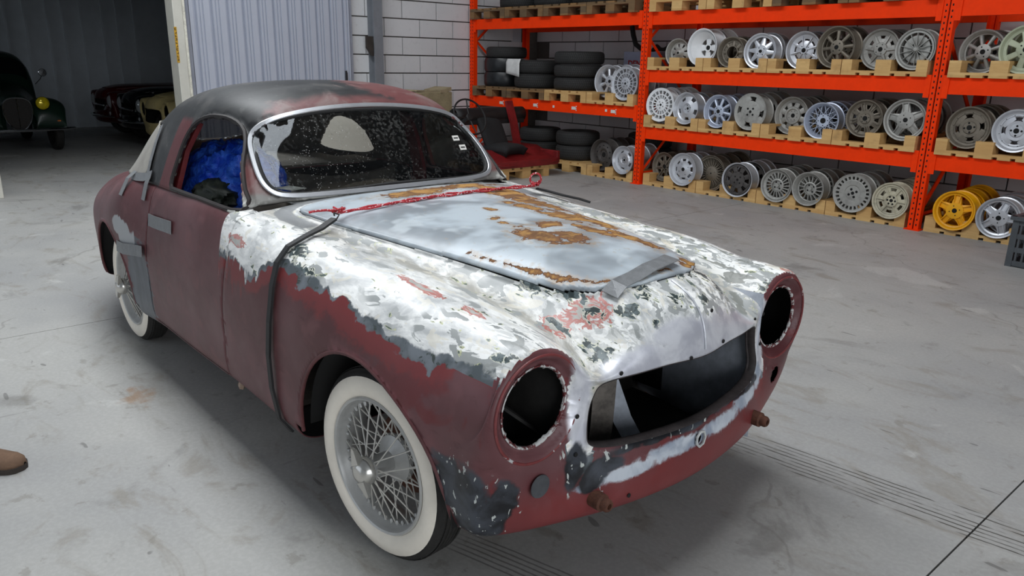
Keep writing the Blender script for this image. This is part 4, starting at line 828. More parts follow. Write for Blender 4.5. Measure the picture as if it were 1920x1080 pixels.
for i, (x, z, R, kind, col, lab) in enumerate(WHEELS):
    back = .16 if i in (0, 4, 6, 8, 14, 20, 22, 30, 32) else 0.; fq = 1+back/7.5; x *= fq; R *= fq; z = 1.464+(z-1.464)*fq
    t = make_wheel('road_wheel', lab, col, R, kind, rw); yf = back+ RACK_Y+.005+rw.uniform(-.01, .015)
    t.location = (x, yf, z); t.rotation_euler = (math.radians(rw.uniform(-3.5, -1)), 0, math.radians(rw.uniform(-3, 5)))
    n_behind = 2 if z < 1.5 else 1
    short = lab.split(',')[0]
    for k in range(n_behind):
        c = copy_tree(t); dy = (.235 if kind == 'deep' else .19)*(k+1)+rw.uniform(0, .04); c.location = (x+rw.uniform(-.015, .03), yf+dy, z+rw.uniform(-.004, .012)); c.rotation_euler[1] = rw.random()*6
        c['label'] = ('wheel directly behind the ' if k == 0 else 'third wheel back behind the ')+' '.join(short.split()[:10])
# ---- tyres
def tyre_mat():
    t = NT('tyre_rubber'); v = t.coord('Object'); x, y, z = t.xyz(v); n = t.noise(v, 14, 4, .6)
    ang = t.math('ARCTAN2', y, x); tread = t.math('SINE', t.add(t.mul(ang, 70), t.mul(t.math('ABSOLUTE', z), 90))); blk = t.math('SINE', t.mul(z, 190))
    g = t.mx(t.step(tread, .35, .75), t.step(blk, .7, .9)); rad = t.math('SQRT', t.add(t.mul(x, x), t.mul(y, y))); g = t.mul(g, t.step(rad, .272, .285))
    c = t.mix(n, lin(34, 34, 34), lin(52, 51, 50)); c = t.mix(t.mul(g, .8), c, lin(12, 12, 12)); t.set(c, .75); t.bump(t.mul(g, -1), .6, .006); return t.m
M_TYRE = tyre_mat()
tyre_me = MB().lathe([(.20, -.075), (.215, -.086), (.255, -.094), (.283, -.082), (.296, -.062), (.300, -.02), (.300, .02), (.296, .062), (.283, .082), (.255, .094), (.215, .086), (.20, .075), (.194, .06), (.194, -.06)], 48, 'Z', closed=True).mesh('tyre', M_TYRE)
bag_me = MB().lathe([(.20, -.085), (.26, -.10), (.30, -.09), (.315, -.05), (.315, .05), (.30, .09), (.26, .10), (.20, .085)], 40, 'Z', closed=True).mesh('bagged_tyre', None)
def tyre(x, y, z, R, w, label, me=tyre_me):
    o = inst('tyre', me, None, (x, y, z+w/2), (0, 0, rw.random()*6), (R/.30, R/.30, w/.188)); tag(o, label, 'tyre', 'tyres stacked in the left bay'); return o
zs = .95+.144
M_BAG = simple('black_plastic_wrap', (22, 25, 28), .35, 0, .4, 12, .5)
bag2 = bag_me.copy(); bag2.materials.clear(); bag2.materials.append(M_BAG)
tyre(-9.33, 7.86, zs, .30, .21, 'bottom tyre of the leftmost stack, wrapped in black plastic', bag2); tyre(-9.33, 7.86, zs+.212, .30, .20, 'middle tyre of the leftmost stack, wrapped in black plastic', bag2); tyre(-9.30, 7.87, zs+.414, .31, .16, 'bare tyre topping the plastic wrapped stack')
tyre(-8.57, 7.84, zs, .33, .20, 'lower tyre of the pair with a white paper on top'); tyre(-8.56, 7.85, zs+.202, .325, .19, 'upper tyre of the pair, white paper hanging over it')
for k, nm in enumerate(('bottom', 'middle', 'top')): tyre(-7.73, 7.86, zs+k*.172, .345, .168, nm+' tyre of the three beside the silver wheels')
tyre(-8.52, 7.90, .146, .31, .19, 'lower tyre of the floor stack behind the red car section'); tyre(-8.52, 7.90, .338, .31, .19, 'upper tyre of the floor stack behind the red car section')
tyre(-7.72, 7.88, .146, .31, .20, 'lower tyre of the floor stack next to the rusty wheel'); tyre(-7.72, 7.88, .348, .31, .19, 'upper tyre of the floor stack next to the rusty wheel')
tyre(-7.0, 8.60, .146, .31, .19, 'lower tyre in the dark behind the rusty wheel'); tyre(-7.0, 8.60, .338, .31, .19, 'upper tyre in the dark behind the rusty wheel')
for k in range(3): tyre(-8.95+k*.75, 7.85, 2.20, .32, .19, 'tyre at the top edge of the picture on the weathered pallets, %s from the left' % ordn[k])
# paper over a tyre
P = [[(-8.88+u*.30, 7.505+(.0 if v_ < 4 else (v_-3.5)*.05)-.006*math.sin(u*9), zs+.20+min(v_, 4)*.05+(.0 if v_ < 4 else .003)-.012*u*(4-min(v_, 4))) for u in [i/8 for i in range(9)]] for v_ in range(8)]
o = MB().grid(P).build('paper_sheet', simple('crumpled_white_paper', (206, 206, 204), .8, 0, .12, 14, .4)); o.modifiers.new('t', 'SOLIDIFY').thickness = .002; tag(o, 'crumpled white paper hanging over the front of a tyre', 'paper')
# carton with red lettering behind the silver wheels, a black hose and cloth on it
M_CARTON = simple('white_carton', (150, 152, 172), .8, 0, .08, 4)
bxx = thing('carton', 'pale carton with red lettering standing behind the silver wheels', 'box', (-6.95, 8.45, zs))
m = MB(); m.box((0, 0, .26), (.62, .42, .52)); m.build('carton_body', M_CARTON, bxx, smooth=False, bevel=.004); text('DENISON', .115, bxx, (.02, -.2115, .36), (PI/2, 0, 0), simple('red_print', (150, 34, 34), .8), 'lettering', .004)
m = MB(); m.tube([(-7.35, 8.48, zs+.86), (-7.31, 8.47, zs+.74), (-7.24, 8.45, zs+.62), (-7.12, 8.43, zs+.56), (-6.98, 8.41, zs+.548)], .034, 10); o = m.build('rubber_hose', simple('black_rubber_hose', (22, 21, 20), .6)); tag(o, 'black bent rubber hose sticking up above the carton', 'hose')
rr_ = random.Random(2); G = []
for i in range(15):
    G.append([(-7.05+i*.035, 8.33+j*.03, zs+.525+max(.004, (.075*math.sin(i/14*PI)+.03*math.sin(i*1.1+j*.6))*math.sin((j+.5)/9*PI))) for j in range(9)])
o = MB().grid(G).build('black_cloth', simple('black_cloth', (20, 19, 19), .9)); o.modifiers.new('t', 'SOLIDIFY').thickness = .004; tag(o, 'black cloth heaped on top of the carton', 'cloth')
# grey plastic crate at the right edge
M_CRATE = simple('grey_plastic_crate', (70, 74, 78), .55, 0, .15, 10)
cr_ = thing('plastic_crate', 'dark grey plastic crate with slotted sides at the right edge', 'crate', (-1.55, 6.86, 0), math.radians(-4))
m = MB()
for s in (-1, 1):
    for k in range(4): m.box((0, s*.185, .03+k*.105), (.56, .018, .038))
    for k in range(13): m.box((-.27+k*.045, s*.185, .19), (.014, .016, .36))
    for k in range(4): m.box((s*.275, 0, .03+k*.105), (.018, .37, .038))
    for k in range(9): m.box((s*.275, -.17+k*.0425, .19), (.016, .014, .36))
    for s2 in (-1, 1): m.box((s*.265, s2*.175, .19), (.045, .045, .38))
m.box((0, 0, .012), (.55, .37, .02)); m.build('slotted_walls', M_CRATE, cr_, smooth=False)
m = MB()
for s in (-1, 1): m.box((0, s*.195, .378), (.60, .04, .03)); m.box((s*.285, 0, .378), (.04, .42, .03))
m.build('top_rim', M_CRATE, cr_, smooth=False)
# ================================================================== THE CAR'S FITTINGS
def cabin_x(y, z):
    V = CS.reshape(-1, 3); V = V[V[:, 0] > -1.3]; d = np.hypot(V[:, 1]-y, V[:, 2]-z); k = np.argsort(d)[:4]; w = 1/(d[k]+1e-4); return float((V[k, 0]*w).sum()/w.sum())
def cabin_y(x, z, s):
    V = CS.reshape(-1, 3); V = V[V[:, 1]*s > .3]; d = np.hypot(V[:, 0]-x, V[:, 2]-z); k = np.argsort(d)[:4]; w = 1/(d[k]+1e-4); return float((V[k, 1]*w).sum()/w.sum())
def resamp2(poly, h=.02, closed=True):
    p = [Vector((a, b)) for a, b in poly]; out = []
    for i in range(len(p) if closed else len(p)-1):
        a, b = p[i], p[(i+1) % len(p)]; n = max(1, int((b-a).length/h)); out += [a.lerp(b, k/n) for k in range(n)]
    return out
# screen: chrome frame, rubber, glass
wsn = Vector((.81, 0, .58)); ring = resamp2(round_poly(WS_OPEN, 2))
edge = [Vector((cabin_x(p.x, p.y), p.x, p.y)) for p in ring]
sm_ = [sum((edge[(i+k) % len(edge)] for k in (-2, -1, 0, 1, 2)), Vector())/5 for i in range(len(edge))]; edge = sm_
CEN_ = sum(edge, Vector())/len(edge); M_FRAME = metal('brushed_screen_frame', (206, 208, 212), .30, .75, .15)
fr = MB().tube([p+(p-CEN_).normalized()*.002+wsn*.007 for p in edge], 0, closed=True, flat=(.0095, .004), up=[wsn]*len(edge)).build('screen_frame', M_FRAME, car, bevel=.003)
cen = sum(edge, Vector())/len(edge)
MB().tube([p+(cen-p).normalized()*.016+wsn*.001 for p in edge], .009, 8, closed=True).build('screen_rubber', simple('screen_rubber', (22, 22, 22), .6), fr)
def glass_mat(name, tint, dirt):
    t = NT(name); v = t.coord('Object'); tr = t.n('ShaderNodeBsdfTransparent'); tr.inputs[0].default_value = tint+(1,); gl = t.n('ShaderNodeBsdfGlossy'); gl.inputs['Roughness'].default_value = .03; gl.inputs[0].default_value = (.9, .95, 1, 1)
    fz = t.n('ShaderNodeFresnel'); fz.inputs[0].default_value = 1.5; m1 = t.n('ShaderNodeMixShader'); t.put(m1.inputs[0], t.mul(fz.outputs[0], .9)); t.t.links.new(tr.outputs[0], m1.inputs[1]); t.t.links.new(gl.outputs[0], m1.inputs[2])
    df = t.n('ShaderNodeBsdfDiffuse'); x, y, z = t.xyz(v); n = t.noise(v, 5, 4, .6); vo = t.vor(t.map(v, (1, 1, 1)), 130, rnd=1)
    near = t.step(y, .45, -.25); sp = t.mul(t.mul(t.step(vo, .30, .24), t.step(t.noise(v, 16, 3), .42, .58)), near); dk = t.step(t.noise(v, 70, 1), .5, .55)
    t.put(df.inputs[0], t.mix(dk, lin(30, 30, 30), lin(190, 190, 186))); film = t.mul(t.step(n, .4, .75), dirt)
    m2 = t.n('ShaderNodeMixShader'); t.put(m2.inputs[0], t.mx(t.mul(sp, .38), film)); t.t.links.new(m1.outputs[0], m2.inputs[1]); t.t.links.new(df.outputs[0], m2.inputs[2]); t.t.links.new(m2.outputs[0], t.out.inputs[0]); return t.m
M_GLASS = glass_mat('dusty_screen_glass', (.80, .83, .82), .10)
glass = cabin_skin.panel('windscreen', [((1, 2), inset(WS_OPEN, .004), True, lambda P: P[:, 0] > -1.25)], M_GLASS, car, off=-.003, thick=0)
for (yy, zz) in ((.408, 1.125), (.428, 1.085)):
    p = Vector((cabin_x(yy, zz), yy, zz))+wsn*.001; m = MB(); mt = Matrix.Rotation(math.radians(-36), 3, 'Y')
    m.box(p, (.002, .034, .026), mt); o = m.build('sticker', M_LABEL, glass, smooth=False)
    m = MB(); m.box(p+wsn*.0014, (.0008, .024, .006), mt); m.build('sticker_print', M_INK, glass, smooth=False)
# side window surrounds
M_SEAL = simple('window_channel', (40, 34, 33), .6, 0, .3, 20); M_JAMB = simple('dark_red_door_jamb', (104, 30, 32), .5, 0, .25, 9)
for s in (-1, 1):
    pl = resamp2(DOOR_WIN, .03); e = [Vector((p.x, cabin_y(p.x, p.y, s), p.y)) for p in pl]; e = [sum((e[(i+k) % len(e)] for k in (-1, 0, 1)), Vector())/3 for i in range(len(e))]
    MB().tube(e, .009, 6, closed=True).build('window_channel', M_SEAL, car)
    m = MB(); m.tube([(-1.67, s*.645, .40), (-1.67, s*.640, .91), (-1.655, s*.590, 1.08), (-1.63, s*.53, 1.20)], .03, 8, flat=(.05, .010), up=[(0, s, 0)]*4); m.build('door_jamb', M_JAMB, car, smooth=False)
# rear window pieces: taped-over quarter lights, clear middle pane
M_COVER = simple('grey_taped_sheet', (156, 152, 144), .75, 0, .14, 9, .3)
tc = NT('translucent_sheet'); tl = tc.n('ShaderNodeBsdfTranslucent'); tl.inputs[0].default_value = lin(214, 208, 196)+(1,); dd = tc.n('ShaderNodeBsdfDiffuse'); tc.put(dd.inputs[0], tc.mix(tc.noise(tc.coord(), 7, 4), lin(150, 146, 138), lin(196, 190, 180))); mm = tc.n('ShaderNodeMixShader'); mm.inputs[0].default_value = .45
tc.t.links.new(tl.outputs[0], mm.inputs[1]); tc.t.links.new(dd.outputs[0], mm.inputs[2]); tc.t.links.new(mm.outputs[0], tc.out.inputs[0])
NEARCOV = round_poly([(-1.93,.915),(-1.95,1.03),(-2.00,1.12),(-2.10,1.16),(-2.30,1.15),(-2.60,1.0),(-2.75,.86),(-2.4,.88)], 3)
cabin_skin.panel('quarter_window_sheet', [((0, 2), NEARCOV, True, lambda P: P[:, 1] < -.30)], M_COVER, car, off=.006, thick=.002)
cabin_skin.panel('quarter_window_sheet', [((0, 2), inset(QUARTER, -.02), True, lambda P: P[:, 1] > .32)], tc.m, car, off=.004, thick=0)
cabin_skin.panel('rear_window', [((0, 1), inset(BACK_WIN, .002), True, lambda P: P[:, 2] > .9)], glass_mat('rear_glass', (.86, .88, .88), .04), car, off=-.004, thick=0)
cabin_skin.panel('door_glass', [((0, 2), inset(DOOR_WIN, .002), True, lambda P: P[:, 1] > .5)], glass_mat('grimy_door_glass', (.36, .33, .31), .30), car, off=-.006, thick=0)
# tape
def tape(name, pts, w, up=None, lift=.0035, mat=None):
    """strip laid over surface points (point, normal)"""
    P = [Vector(p)+Vector(n).normalized()*lift for p, n in pts]; return MB().tube(P, 0, flat=(w/2, .0012), up=[n for _, n in pts]).build(name, mat or M_TAPE, car, smooth=False)
tape('tape_strip', [((.462,-.215,.862),(.35,-.2,.9)),((.452,-.165,.882),(.25,-.15,.95)),((.452,-.10,.892),(.2,-.05,1)),((.448,-.03,.906),(.15,0,1)),((.440,.04,.909),(.15,0,1)),((.430,.080,.909),(.15,.1,1)),((.422,.105,.907),(.15,.15,1))], .05)
dn = Vector((0, -1, .12)); P4 = [(-1.80,-.7195,.762),(-1.72,-.7225,.765),(-1.64,-.7235,.770),(-1.56,-.7245,.775),(-1.48,-.726,.780)]
MB().tube([Vector(p)+dn*.006 for p in P4], 0, flat=(.027, .0012), up=[dn]*5).build('tape_strip', M_TAPE, car, smooth=False)
for P4, w in (([(-2.20,-.762,.575),(-2.10,-.764,.580),(-2.0,-.757,.592),(-1.93,-.748,.600),(-1.865,-.744,.607)], .026), ):
    MB().tube([Vector(p)+Vector((0, -.009, 0)) for p in P4], 0, flat=(w, .0015), up=[(0, -1, .1)]*5).build('tape_strip', M_TAPE, car, smooth=False)
def cab(x, z, s=-1): return Vector((x, cabin_y(x, z, s), z))
for pts, w in (([(-1.925,.905),(-1.935,1.0),(-1.96,1.08),(-2.0,1.15)], .014), ([(-1.88,.945),(-1.96,.925),(-2.06,.915),(-2.16,.91)], .020)):
    q = [cab(a, b)+Vector((0, -.011, .003)) for a, b in pts]; MB().tube(q, 0, flat=(w, .001), up=[(0, -1, .45)]*len(q)).build('tape_strip', M_TAPE, car, smooth=False)
for (x, z0, z1) in ((-1.90, .92, .845), (-2.13, .90, .86)):
    a, b = skin_at(x, -4.6)[0], skin_at(x, -5)[0]; MB().tube([cab(x, .935)+Vector((0, -.012, 0)), Vector((x, skin_at(x, -4.3)[0].y-.008, .905)), b+Vector((0, -.006, .004))], 0, flat=(.022, .001), up=[(0, -.7, .7)]*3).build('tape_strip', M_TAPE, car, smooth=False)
# headlight surrounds: rolled rim with a torn inner flange
M_RIMP = NT('chipped_headlight_rim'); v = M_RIMP.coord(); n1 = M_RIMP.noise(v, 26, 5, .65, .5); n2 = M_RIMP.noise(v, 70, 3, .6)
cc = M_RIMP.mix(M_RIMP.step(n1, .63, .65), M_RIMP.mix(n2, lin(104, 40, 42), lin(134, 62, 62)), lin(196, 196, 196)); cc = M_RIMP.mix(M_RIMP.step(n1, .36, .33), cc, lin(88, 60, 62)); M_RIMP = M_RIMP.set(cc, .5)
rj = random.Random(3)
tt = NT('torn_bare_metal'); v = tt.coord(); M_TORN = tt.set(tt.mix(tt.step(tt.noise(v, 45, 4, .6, .5), .45, .52), lin(104, 44, 46), lin(204, 204, 202)), .5)
for s in (-1, 1):
    n = 80; cy = s*HL_Y
    MB().tube([(.5535, cy+.1385*math.cos(2*PI*j/n), HL_Z+.1385*math.sin(2*PI*j/n)) for j in range(n)], .0038, 8, closed=True).build('headlight_bead', M_RIMP, car)
    rows = [[], [], []]
    for j in range(n):
        a = 2*PI*j/n; c_, s_ = math.cos(a), math.sin(a); k = abs(rj.gauss(0, .0030))*(1 if rj.random() < .6 else .2)
        for q, (r_, h_) in enumerate(((.1075, .0030), (.1035, .0015), (.1010-k, -.004))): rows[q].append((.536+h_, cy+r_*c_, HL_Z+r_*s_))
    o = MB().grid(rows, True).build('torn_flange', M_TORN, car); o.modifiers.new('t', 'SOLIDIFY').thickness = .0025
# blanked side lamp, bumper stubs, starting-handle hole, trim holes
m = MB(); m.lathe([(.0005, 0), (.030, 0), (.031, -.003)], 28, 'X', (.5665, -.552, .456)); m.build('lamp_blank', simple('lamp_blank', (74, 76, 80), .6), car)
M_RUSTB = simple('rusty_bolt', (92, 58, 44), .8, .2, .4, 40, .4)
for s in (-1, 1):
    m = MB(); m.lathe([(.024, -.03), (.024, .022), (.018, .026), (.018, .040), (.014, .046), (.008, .046), (.007, .036), (.0005, .036)], 18, 'X', (.598, s*.378, .366)); m.build('bumper_stub', M_RUSTB, car)
m = MB(); m.tube([(.650, .021*math.cos(a), .437+.024*math.sin(a)) for a in [i*PI/3.5 for i in range(7)]], .004, 6, closed=True); m.build('handle_hole_rim', simple('chipped_white_rim', (196, 198, 196), .6), car, smooth=False)
hole_me = MB().lathe([(.0003, .001), (.0055, .001), (.0065, -.001)], 10, 'X').mesh('trim_hole', M_BLACK)
for (y, z, x) in ((-.425, .605, .578), (-.435, .505, .577), (.425, .60, .578), (-.06, .695, .6415), (.10, .705, .638), (.36, .70, .585), (-.30, .70, .604), (.06, .80, .620), (.43, .70, .577), (-.27, .345, .610)):
    d_ = SK.reshape(-1, 3); k = np.argmin((d_[:, 1]-y)**2+(d_[:, 2]-z)**2+np.where(d_[:, 0] < .5, 9, 0)); inst('trim_hole', hole_me, car, (d_[k, 0]+.0035, y, z))
# crease trim on the nose's middle and the bent lip under the grille
m = MB(); L_ = [p for p in SK[:, 0] if p[0] > .50]; m.tube([(p[0]+.002, 0, p[2]+.001) for p in L_[::3]], .0035, 6); m.build('nose_crease', simple('nose_crease_metal', (190, 192, 198), .4, .3), car)
# inner flange round the grille opening
GO = NET[-1]; loop = [Vector(p) for p in GO]+[Vector((p[0], -p[1], p[2])) for p in GO[-2:0:-1]]
gl_ = SK[-1]; gl_ = [Vector(p) for p in gl_]; gc = sum(gl_, Vector())/len(gl_)
m = MB(); m.grid([[p for p in gl_], [p+Vector((-.026, 0, 0))+(gc-p)*.01 for p in gl_], [p+Vector((-.030, 0, 0))+(gc-p)*.03 for p in gl_]], True); o = m.build('grille_flange', simple('dark_flange', (52, 46, 46), .7, .1, .5, 18, .3), car); o.modifiers.new('t', 'SOLIDIFY').thickness = .003  # flange in a mottled dark colour
# engine bay seen through the grille
M_BAYL = simple('lightened_inner_panel', (168, 174, 184), .6, .1, .3, 6); M_BAYD = simple('dark_bay_metal', (40, 38, 36), .7, .1, .4, 9)  # inner panel colour lightened to replace missing light; bay metal is plain dark
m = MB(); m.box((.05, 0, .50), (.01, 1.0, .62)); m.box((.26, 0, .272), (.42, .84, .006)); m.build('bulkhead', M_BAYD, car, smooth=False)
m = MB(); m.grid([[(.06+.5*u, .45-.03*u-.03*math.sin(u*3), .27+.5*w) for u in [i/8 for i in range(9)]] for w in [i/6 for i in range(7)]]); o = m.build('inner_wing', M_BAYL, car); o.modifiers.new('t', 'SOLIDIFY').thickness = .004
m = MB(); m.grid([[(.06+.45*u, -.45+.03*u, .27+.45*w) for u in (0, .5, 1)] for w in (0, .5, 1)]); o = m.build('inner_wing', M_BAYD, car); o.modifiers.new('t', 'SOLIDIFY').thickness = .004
def strap(pts, w, mat, name, up): return MB().tube(pts, 0, flat=(w, .004), up=[up]*len(pts)).build(name, mat, car, smooth=False)
strap([(.40,-.165,.29),(.42,-.17,.45),(.43,-.175,.60),(.40,-.18,.75)], .035, simple('rusty_strap', (104, 98, 92), .7, .2, .5, 14), 'radiator_strap', (1, -.5, 0))
strap([(.47,-.02,.30),(.44,-.10,.45),(.40,-.15,.62),(.37,-.18,.78)], .028, M_BAYL, 'radiator_strap', (.8, -.6, .2))
strap([(.50,-.30,.29),(.50,-.335,.45),(.48,-.345,.58),(.45,-.345,.70)], .010, M_BAYL, 'stay_rod', (1, -.6, 0))
m = MB(); m.box((.30, -.30, .40), (.10, .06, .10)); m.box((.26, -.26, .50), (.02, .12, .06)); m.tube([(.22, -.40, .36), (.30, -.20, .46)], .02, 8); m.build('steering_box', simple('engine_iron', (78, 74, 68), .7, .2, .4, 12), car, smooth=False)
strap([(.30, -.66, .74), (.40, -.55, .62), (.44, -.42, .50)], .012, M_BAYD, 'stay_rod', (0, 0, 1))
# wheel arches
M_LIP = simple('maroon_arch_lip', (92, 48, 50), .55, 0, .25, 14)
for (xa, r) in ((.012, .385), (-WB, .362)):
    for s in (-1, 1):
        m = MB(); m.lathe([(r, s*.42), (r, s*.70)], 28, 'Y', (xa, 0, .305), a0=.02, a1=PI-.02)
        m.lathe([(.0005, s*.42), (r, s*.42)], 28, 'Y', (xa, 0, .305), a0=.02, a1=PI-.02); o = m.build('wheel_arch', M_BLACK, car); o.modifiers.new('t', 'SOLIDIFY').thickness = .003
for (pl, xa) in ((ARCH_F, 0), (ARCH_R, -WB)):
    V_ = SK.reshape(-1, 3)
    for s in (-1, 1):
        E_ = []
        for p in resamp2(pl, .02, False):
            if p.y < .27: continue
            q = V_[(V_[:, 1]*s > .5)]; d = np.hypot(q[:, 0]-p.x, q[:, 2]-p.y); k = np.argsort(d)[:4]; w = 1/(d[k]+1e-4); E_.append(Vector((p.x, float((q[k, 1]*w).sum()/w.sum())-s*.002, p.y)))
        E_ = [sum((E_[min(max(i+k, 0), len(E_)-1)] for k in (-2, -1, 0, 1, 2)), Vector())/5 for i in range(len(E_))]
        MB().tube(E_, .0065, 8).build('arch_lip', M_LIP, car)
# sills and cabin
m = MB(); m.box((-1.4, 0, .25), (1.5, 1.30, .02)); m.box((-1.05, 0, .55), (.02, 1.34, .62)); m.box((-2.15, 0, .50), (.02, 1.30, .62)); m.box((-2.16, 0, .912), (.24, 1.20, .012)); m.box((-2.50, 0, .908), (.46, .98, .012)); m.build('cabin_tub', M_DARKIN, car, smooth=False)
m = MB(); m.tube([(-1.0, y, .905-.03*(abs(y)/.6)**2) for y in [i*.1-.6 for i in range(13)]], .055, 10); m.build('dashboard', M_DARKIN, car)
m = MB(); m.grid([[(-1.72-.05*math.sin(v_*2.2)-.1*v_, -.55+u*1.1, .42+.48*v_+.03*math.sin(u*6.2)) for u in [i/14 for i in range(15)]] for v_ in [i/8 for i in range(9)]]); o = m.build('seat_back', simple('worn_seat_cover', (88, 82, 76), .9, 0, .25, 6), car); o.modifiers.new('t', 'SOLIDIFY').thickness = .09
for s in (-1, 1):
    m = MB(); m.box((-.30, s*.705, .215), (.05, .012, .05)) if False else m.tube([(-.95, s*.69, .27), (-.97, s*.69, .235), (-1.0, s*.68, .232)], .014, 6); m.build('jacking_point', simple('jacking_point', (150, 128, 112), .6), car)
# ---- wire wheels
M_WHITEWALL = simple('aged_whitewall', (242, 234, 220), .6, 0, .05, 7); M_RUBBER = simple('black_tyre_rubber', (38, 36, 34), .8, 0, .35, 20, .3)
M_WIRE = metal('tarnished_wire_spoke', (206, 203, 196), .36, .2, .3); M_RIMW = metal('painted_silver_rim', (188, 188, 186), .36, .3, .25)
RW = .300
ty = MB().lathe([(.205, -.045), (.212, -.052), (.240, -.066), (.268, -.062), (.281, -.054), (.2885, -.048), (.290, -.045), (.297, -.040), (.300, -.015), (.300, .015), (.297, .040), (.289, .048), (.27, .06), (.24, .066), (.21, .05), (.20, .04)], 64, 'Y').mesh('tyre', M_RUBBER)
tread = MB()
for k, y in enumerate((-.030, -.015, 0, .015, .030)):
    tread.lathe([(.3004, y-.0045), (.3022, y-.0035), (.3022, y+.0035), (.3004, y+.0045)], 64, 'Y')
tread_me = tread.mesh('tread_rib', M_RUBBER)
ww = MB().lathe([(.213, -.0535), (.226, -.0635), (.240, -.0685), (.256, -.0675), (.270, -.0625), (.278, -.0575)], 64, 'Y').mesh('whitewall', M_WHITEWALL)
rimw = MB().lathe([(.214, -.050), (.2155, -.058), (.211, -.063), (.205, -.060), (.200, -.050), (.197, -.036), (.192, -.030), (.188, -.010), (.188, .02), (.194, .03), (.200, .042), (.206, .056), (.212, .05), (.204, .04), (.198, .03)], 64, 'Y').mesh('rim', M_RIMW)
nip_me = MB().lathe([(.0055, -.004), (.0055, .006), (.0035, .011), (.0003, .012)], 8, 'Z').mesh('spoke_nipple', M_RIMW)
hubw = MB().lathe([(.039, -.092), (.039, -.080), (.034, -.070), (.032, -.010), (.050, .0), (.074, .010), (.078, .022), (.070, .034), (.02, .04)], 36, 'Y').mesh('hub', M_RIMW)
drum = MB().lathe([(.0005, .052), (.11, .054), (.128, .06), (.128, .11), (.0005, .11)], 32, 'Y').mesh('brake_drum', M_RUSTB)
sp_ = MB().lathe([(.0005, -.128), (.014, -.128), (.024, -.125), (.034, -.116), (.040, -.106), (.043, -.098), (.043, -.088), (.037, -.084)], 32, 'Y')
for s in (-1, 1):
    sp_.add([Vector(q) for q in ((s*.026, -.124, -.018), (s*.026, -.124, .018), (s*.070, -.122, .016), (s*.078, -.118, -.002), (s*.026, -.098, -.018), (s*.026, -.098, .018), (s*.070, -.110, .016), (s*.078, -.108, -.002))], [(0, 1, 2, 3), (4, 7, 6, 5), (0, 4, 5, 1), (1, 5, 6, 2), (2, 6, 7, 3), (3, 7, 4, 0)])
spin_me = sp_.mesh('spinner', metal('worn_spinner_chrome', (206, 204, 198), .22, .8, .25))
def spoke_me(r0, y0, r1, y1, lean): return MB().tube([(r0, y0, 0), (r1*math.cos(lean), y1, r1*math.sin(lean))], .0024, 5, cap=False).mesh('spoke', M_WIRE)
SPK = [(spoke_me(.036, -.078, .192, -.030, .34), 10, 0), (spoke_me(.036, -.078, .192, -.030, -.34), 10, .31), (spoke_me(.074, .014, .190, -.012, .40), 15, .1), (spoke_me(.074, .014, .190, -.012, -.40), 15, .31)]
def wire_wheel(x, s, steer, spin, near):
    w = bpy.data.objects.new('wire_wheel', None); w.location = (x, s*.615, .3005); w.rotation_euler = (0, 0, steer+(0 if s < 0 else PI)); link(w, car)
    r = bpy.data.objects.new; q = (0, spin, 0)
    for nm, me in (('tyre', ty), ('tread_rib', tread_me), ('whitewall', ww), ('rim', rimw), ('hub', hubw), ('brake_drum', drum)): inst(nm, me, w)
    inst('spinner', spin_me, w, rot=q)
    if near:
        for me, n, off in SPK:
            for k in range(n): inst('spoke', me, w, rot=(0, off+2*PI*k/n, 0))
        for k in range(40):
            a = 2*PI*k/40; inst('spoke_nipple', nip_me, w, (.191*math.cos(a), -.028, .191*math.sin(a)), (0, -PI/2-a, 0))
    w['label'] = 'silver wire wheel with whitewall tyre'
wire_wheel(-.02, -1, math.radians(4.7), math.radians(62), True); wire_wheel(-WB, -1, 0, math.radians(-62), True)
wire_wheel(0, 1, math.radians(4.7), .4, False); wire_wheel(-WB, 1, 0, .9, False)
M_CARS = car.matrix_world
def W(p):
    """car point -> hall point"""
    c, s = math.cos(CAR_RZ), math.sin(CAR_RZ); return Vector((CAR_X+c*p[0]-s*p[1], CAR_Y+s*p[0]+c*p[1], p[2]))
# ---- things on and in the car
M_STRAP = simple('black_rubber_strap', (30, 30, 31), .6, 0, .3, 20)
pts = [(-.500,-.700,.235,(0,-1,0)),(-.515,-.735,.29,(0,-1,0)),(-.528,-.748,.40,(0,-1,0)),(-.525,-.752,.52,(0,-1,0)),(-.503,-.751,.64,(0,-1,.05)),(-.496,-.735,.76,(0,-1,.3)),(-.500,-.712,.83,(0,-1,.6)),(-.505,-.672,.872,(0,-.5,1)),(-.500,-.615,.898,(0,-.1,1)),(-.530,-.545,.910,(0,.1,1)),(-.555,-.480,.930,(0,0,1))]
o = MB().tube([W(p)+Vector(p[3]).normalized()*.009 for p in pts], 0, flat=(.0125, .004), up=[p[3] for p in pts]).build('elastic_strap', M_STRAP, smooth=False); tag(o, 'black elastic strap running down the near front wing from the bonnet rope', 'strap')
def rope_mat():
    t = NT('red_flecked_rope'); v = t.coord(); n = t.noise(v, 130, 2, .5); c = t.mix(t.step(n, .60, .64), t.mix(t.noise(v, 60, 2), lin(150, 26, 36), lin(206, 60, 70)), lin(226, 206, 206)); c = t.mix(t.step(n, .36, .33), c, lin(60, 20, 24)); t.set(c, .8); return t.m
M_ROPE = rope_mat(); rp = thing('red_rope', 'red flecked rope tied across the bonnet with a loop at its far end', 'rope')
A, B = W((-.585, -.445, .945)), W((-.665, .560, .938))
def strand(off, name):
    P = []
    for k in range(25):
        u = k/24; p = A.lerp(B, u); p.z += .012*math.sin(u*PI)+off*.004*math.sin(u*34)+.006; p.x += off*(.006+.003*math.sin(u*29)); P.append(p)
    MB().tube(P, .0042, 6).build(name, M_ROPE, rp)
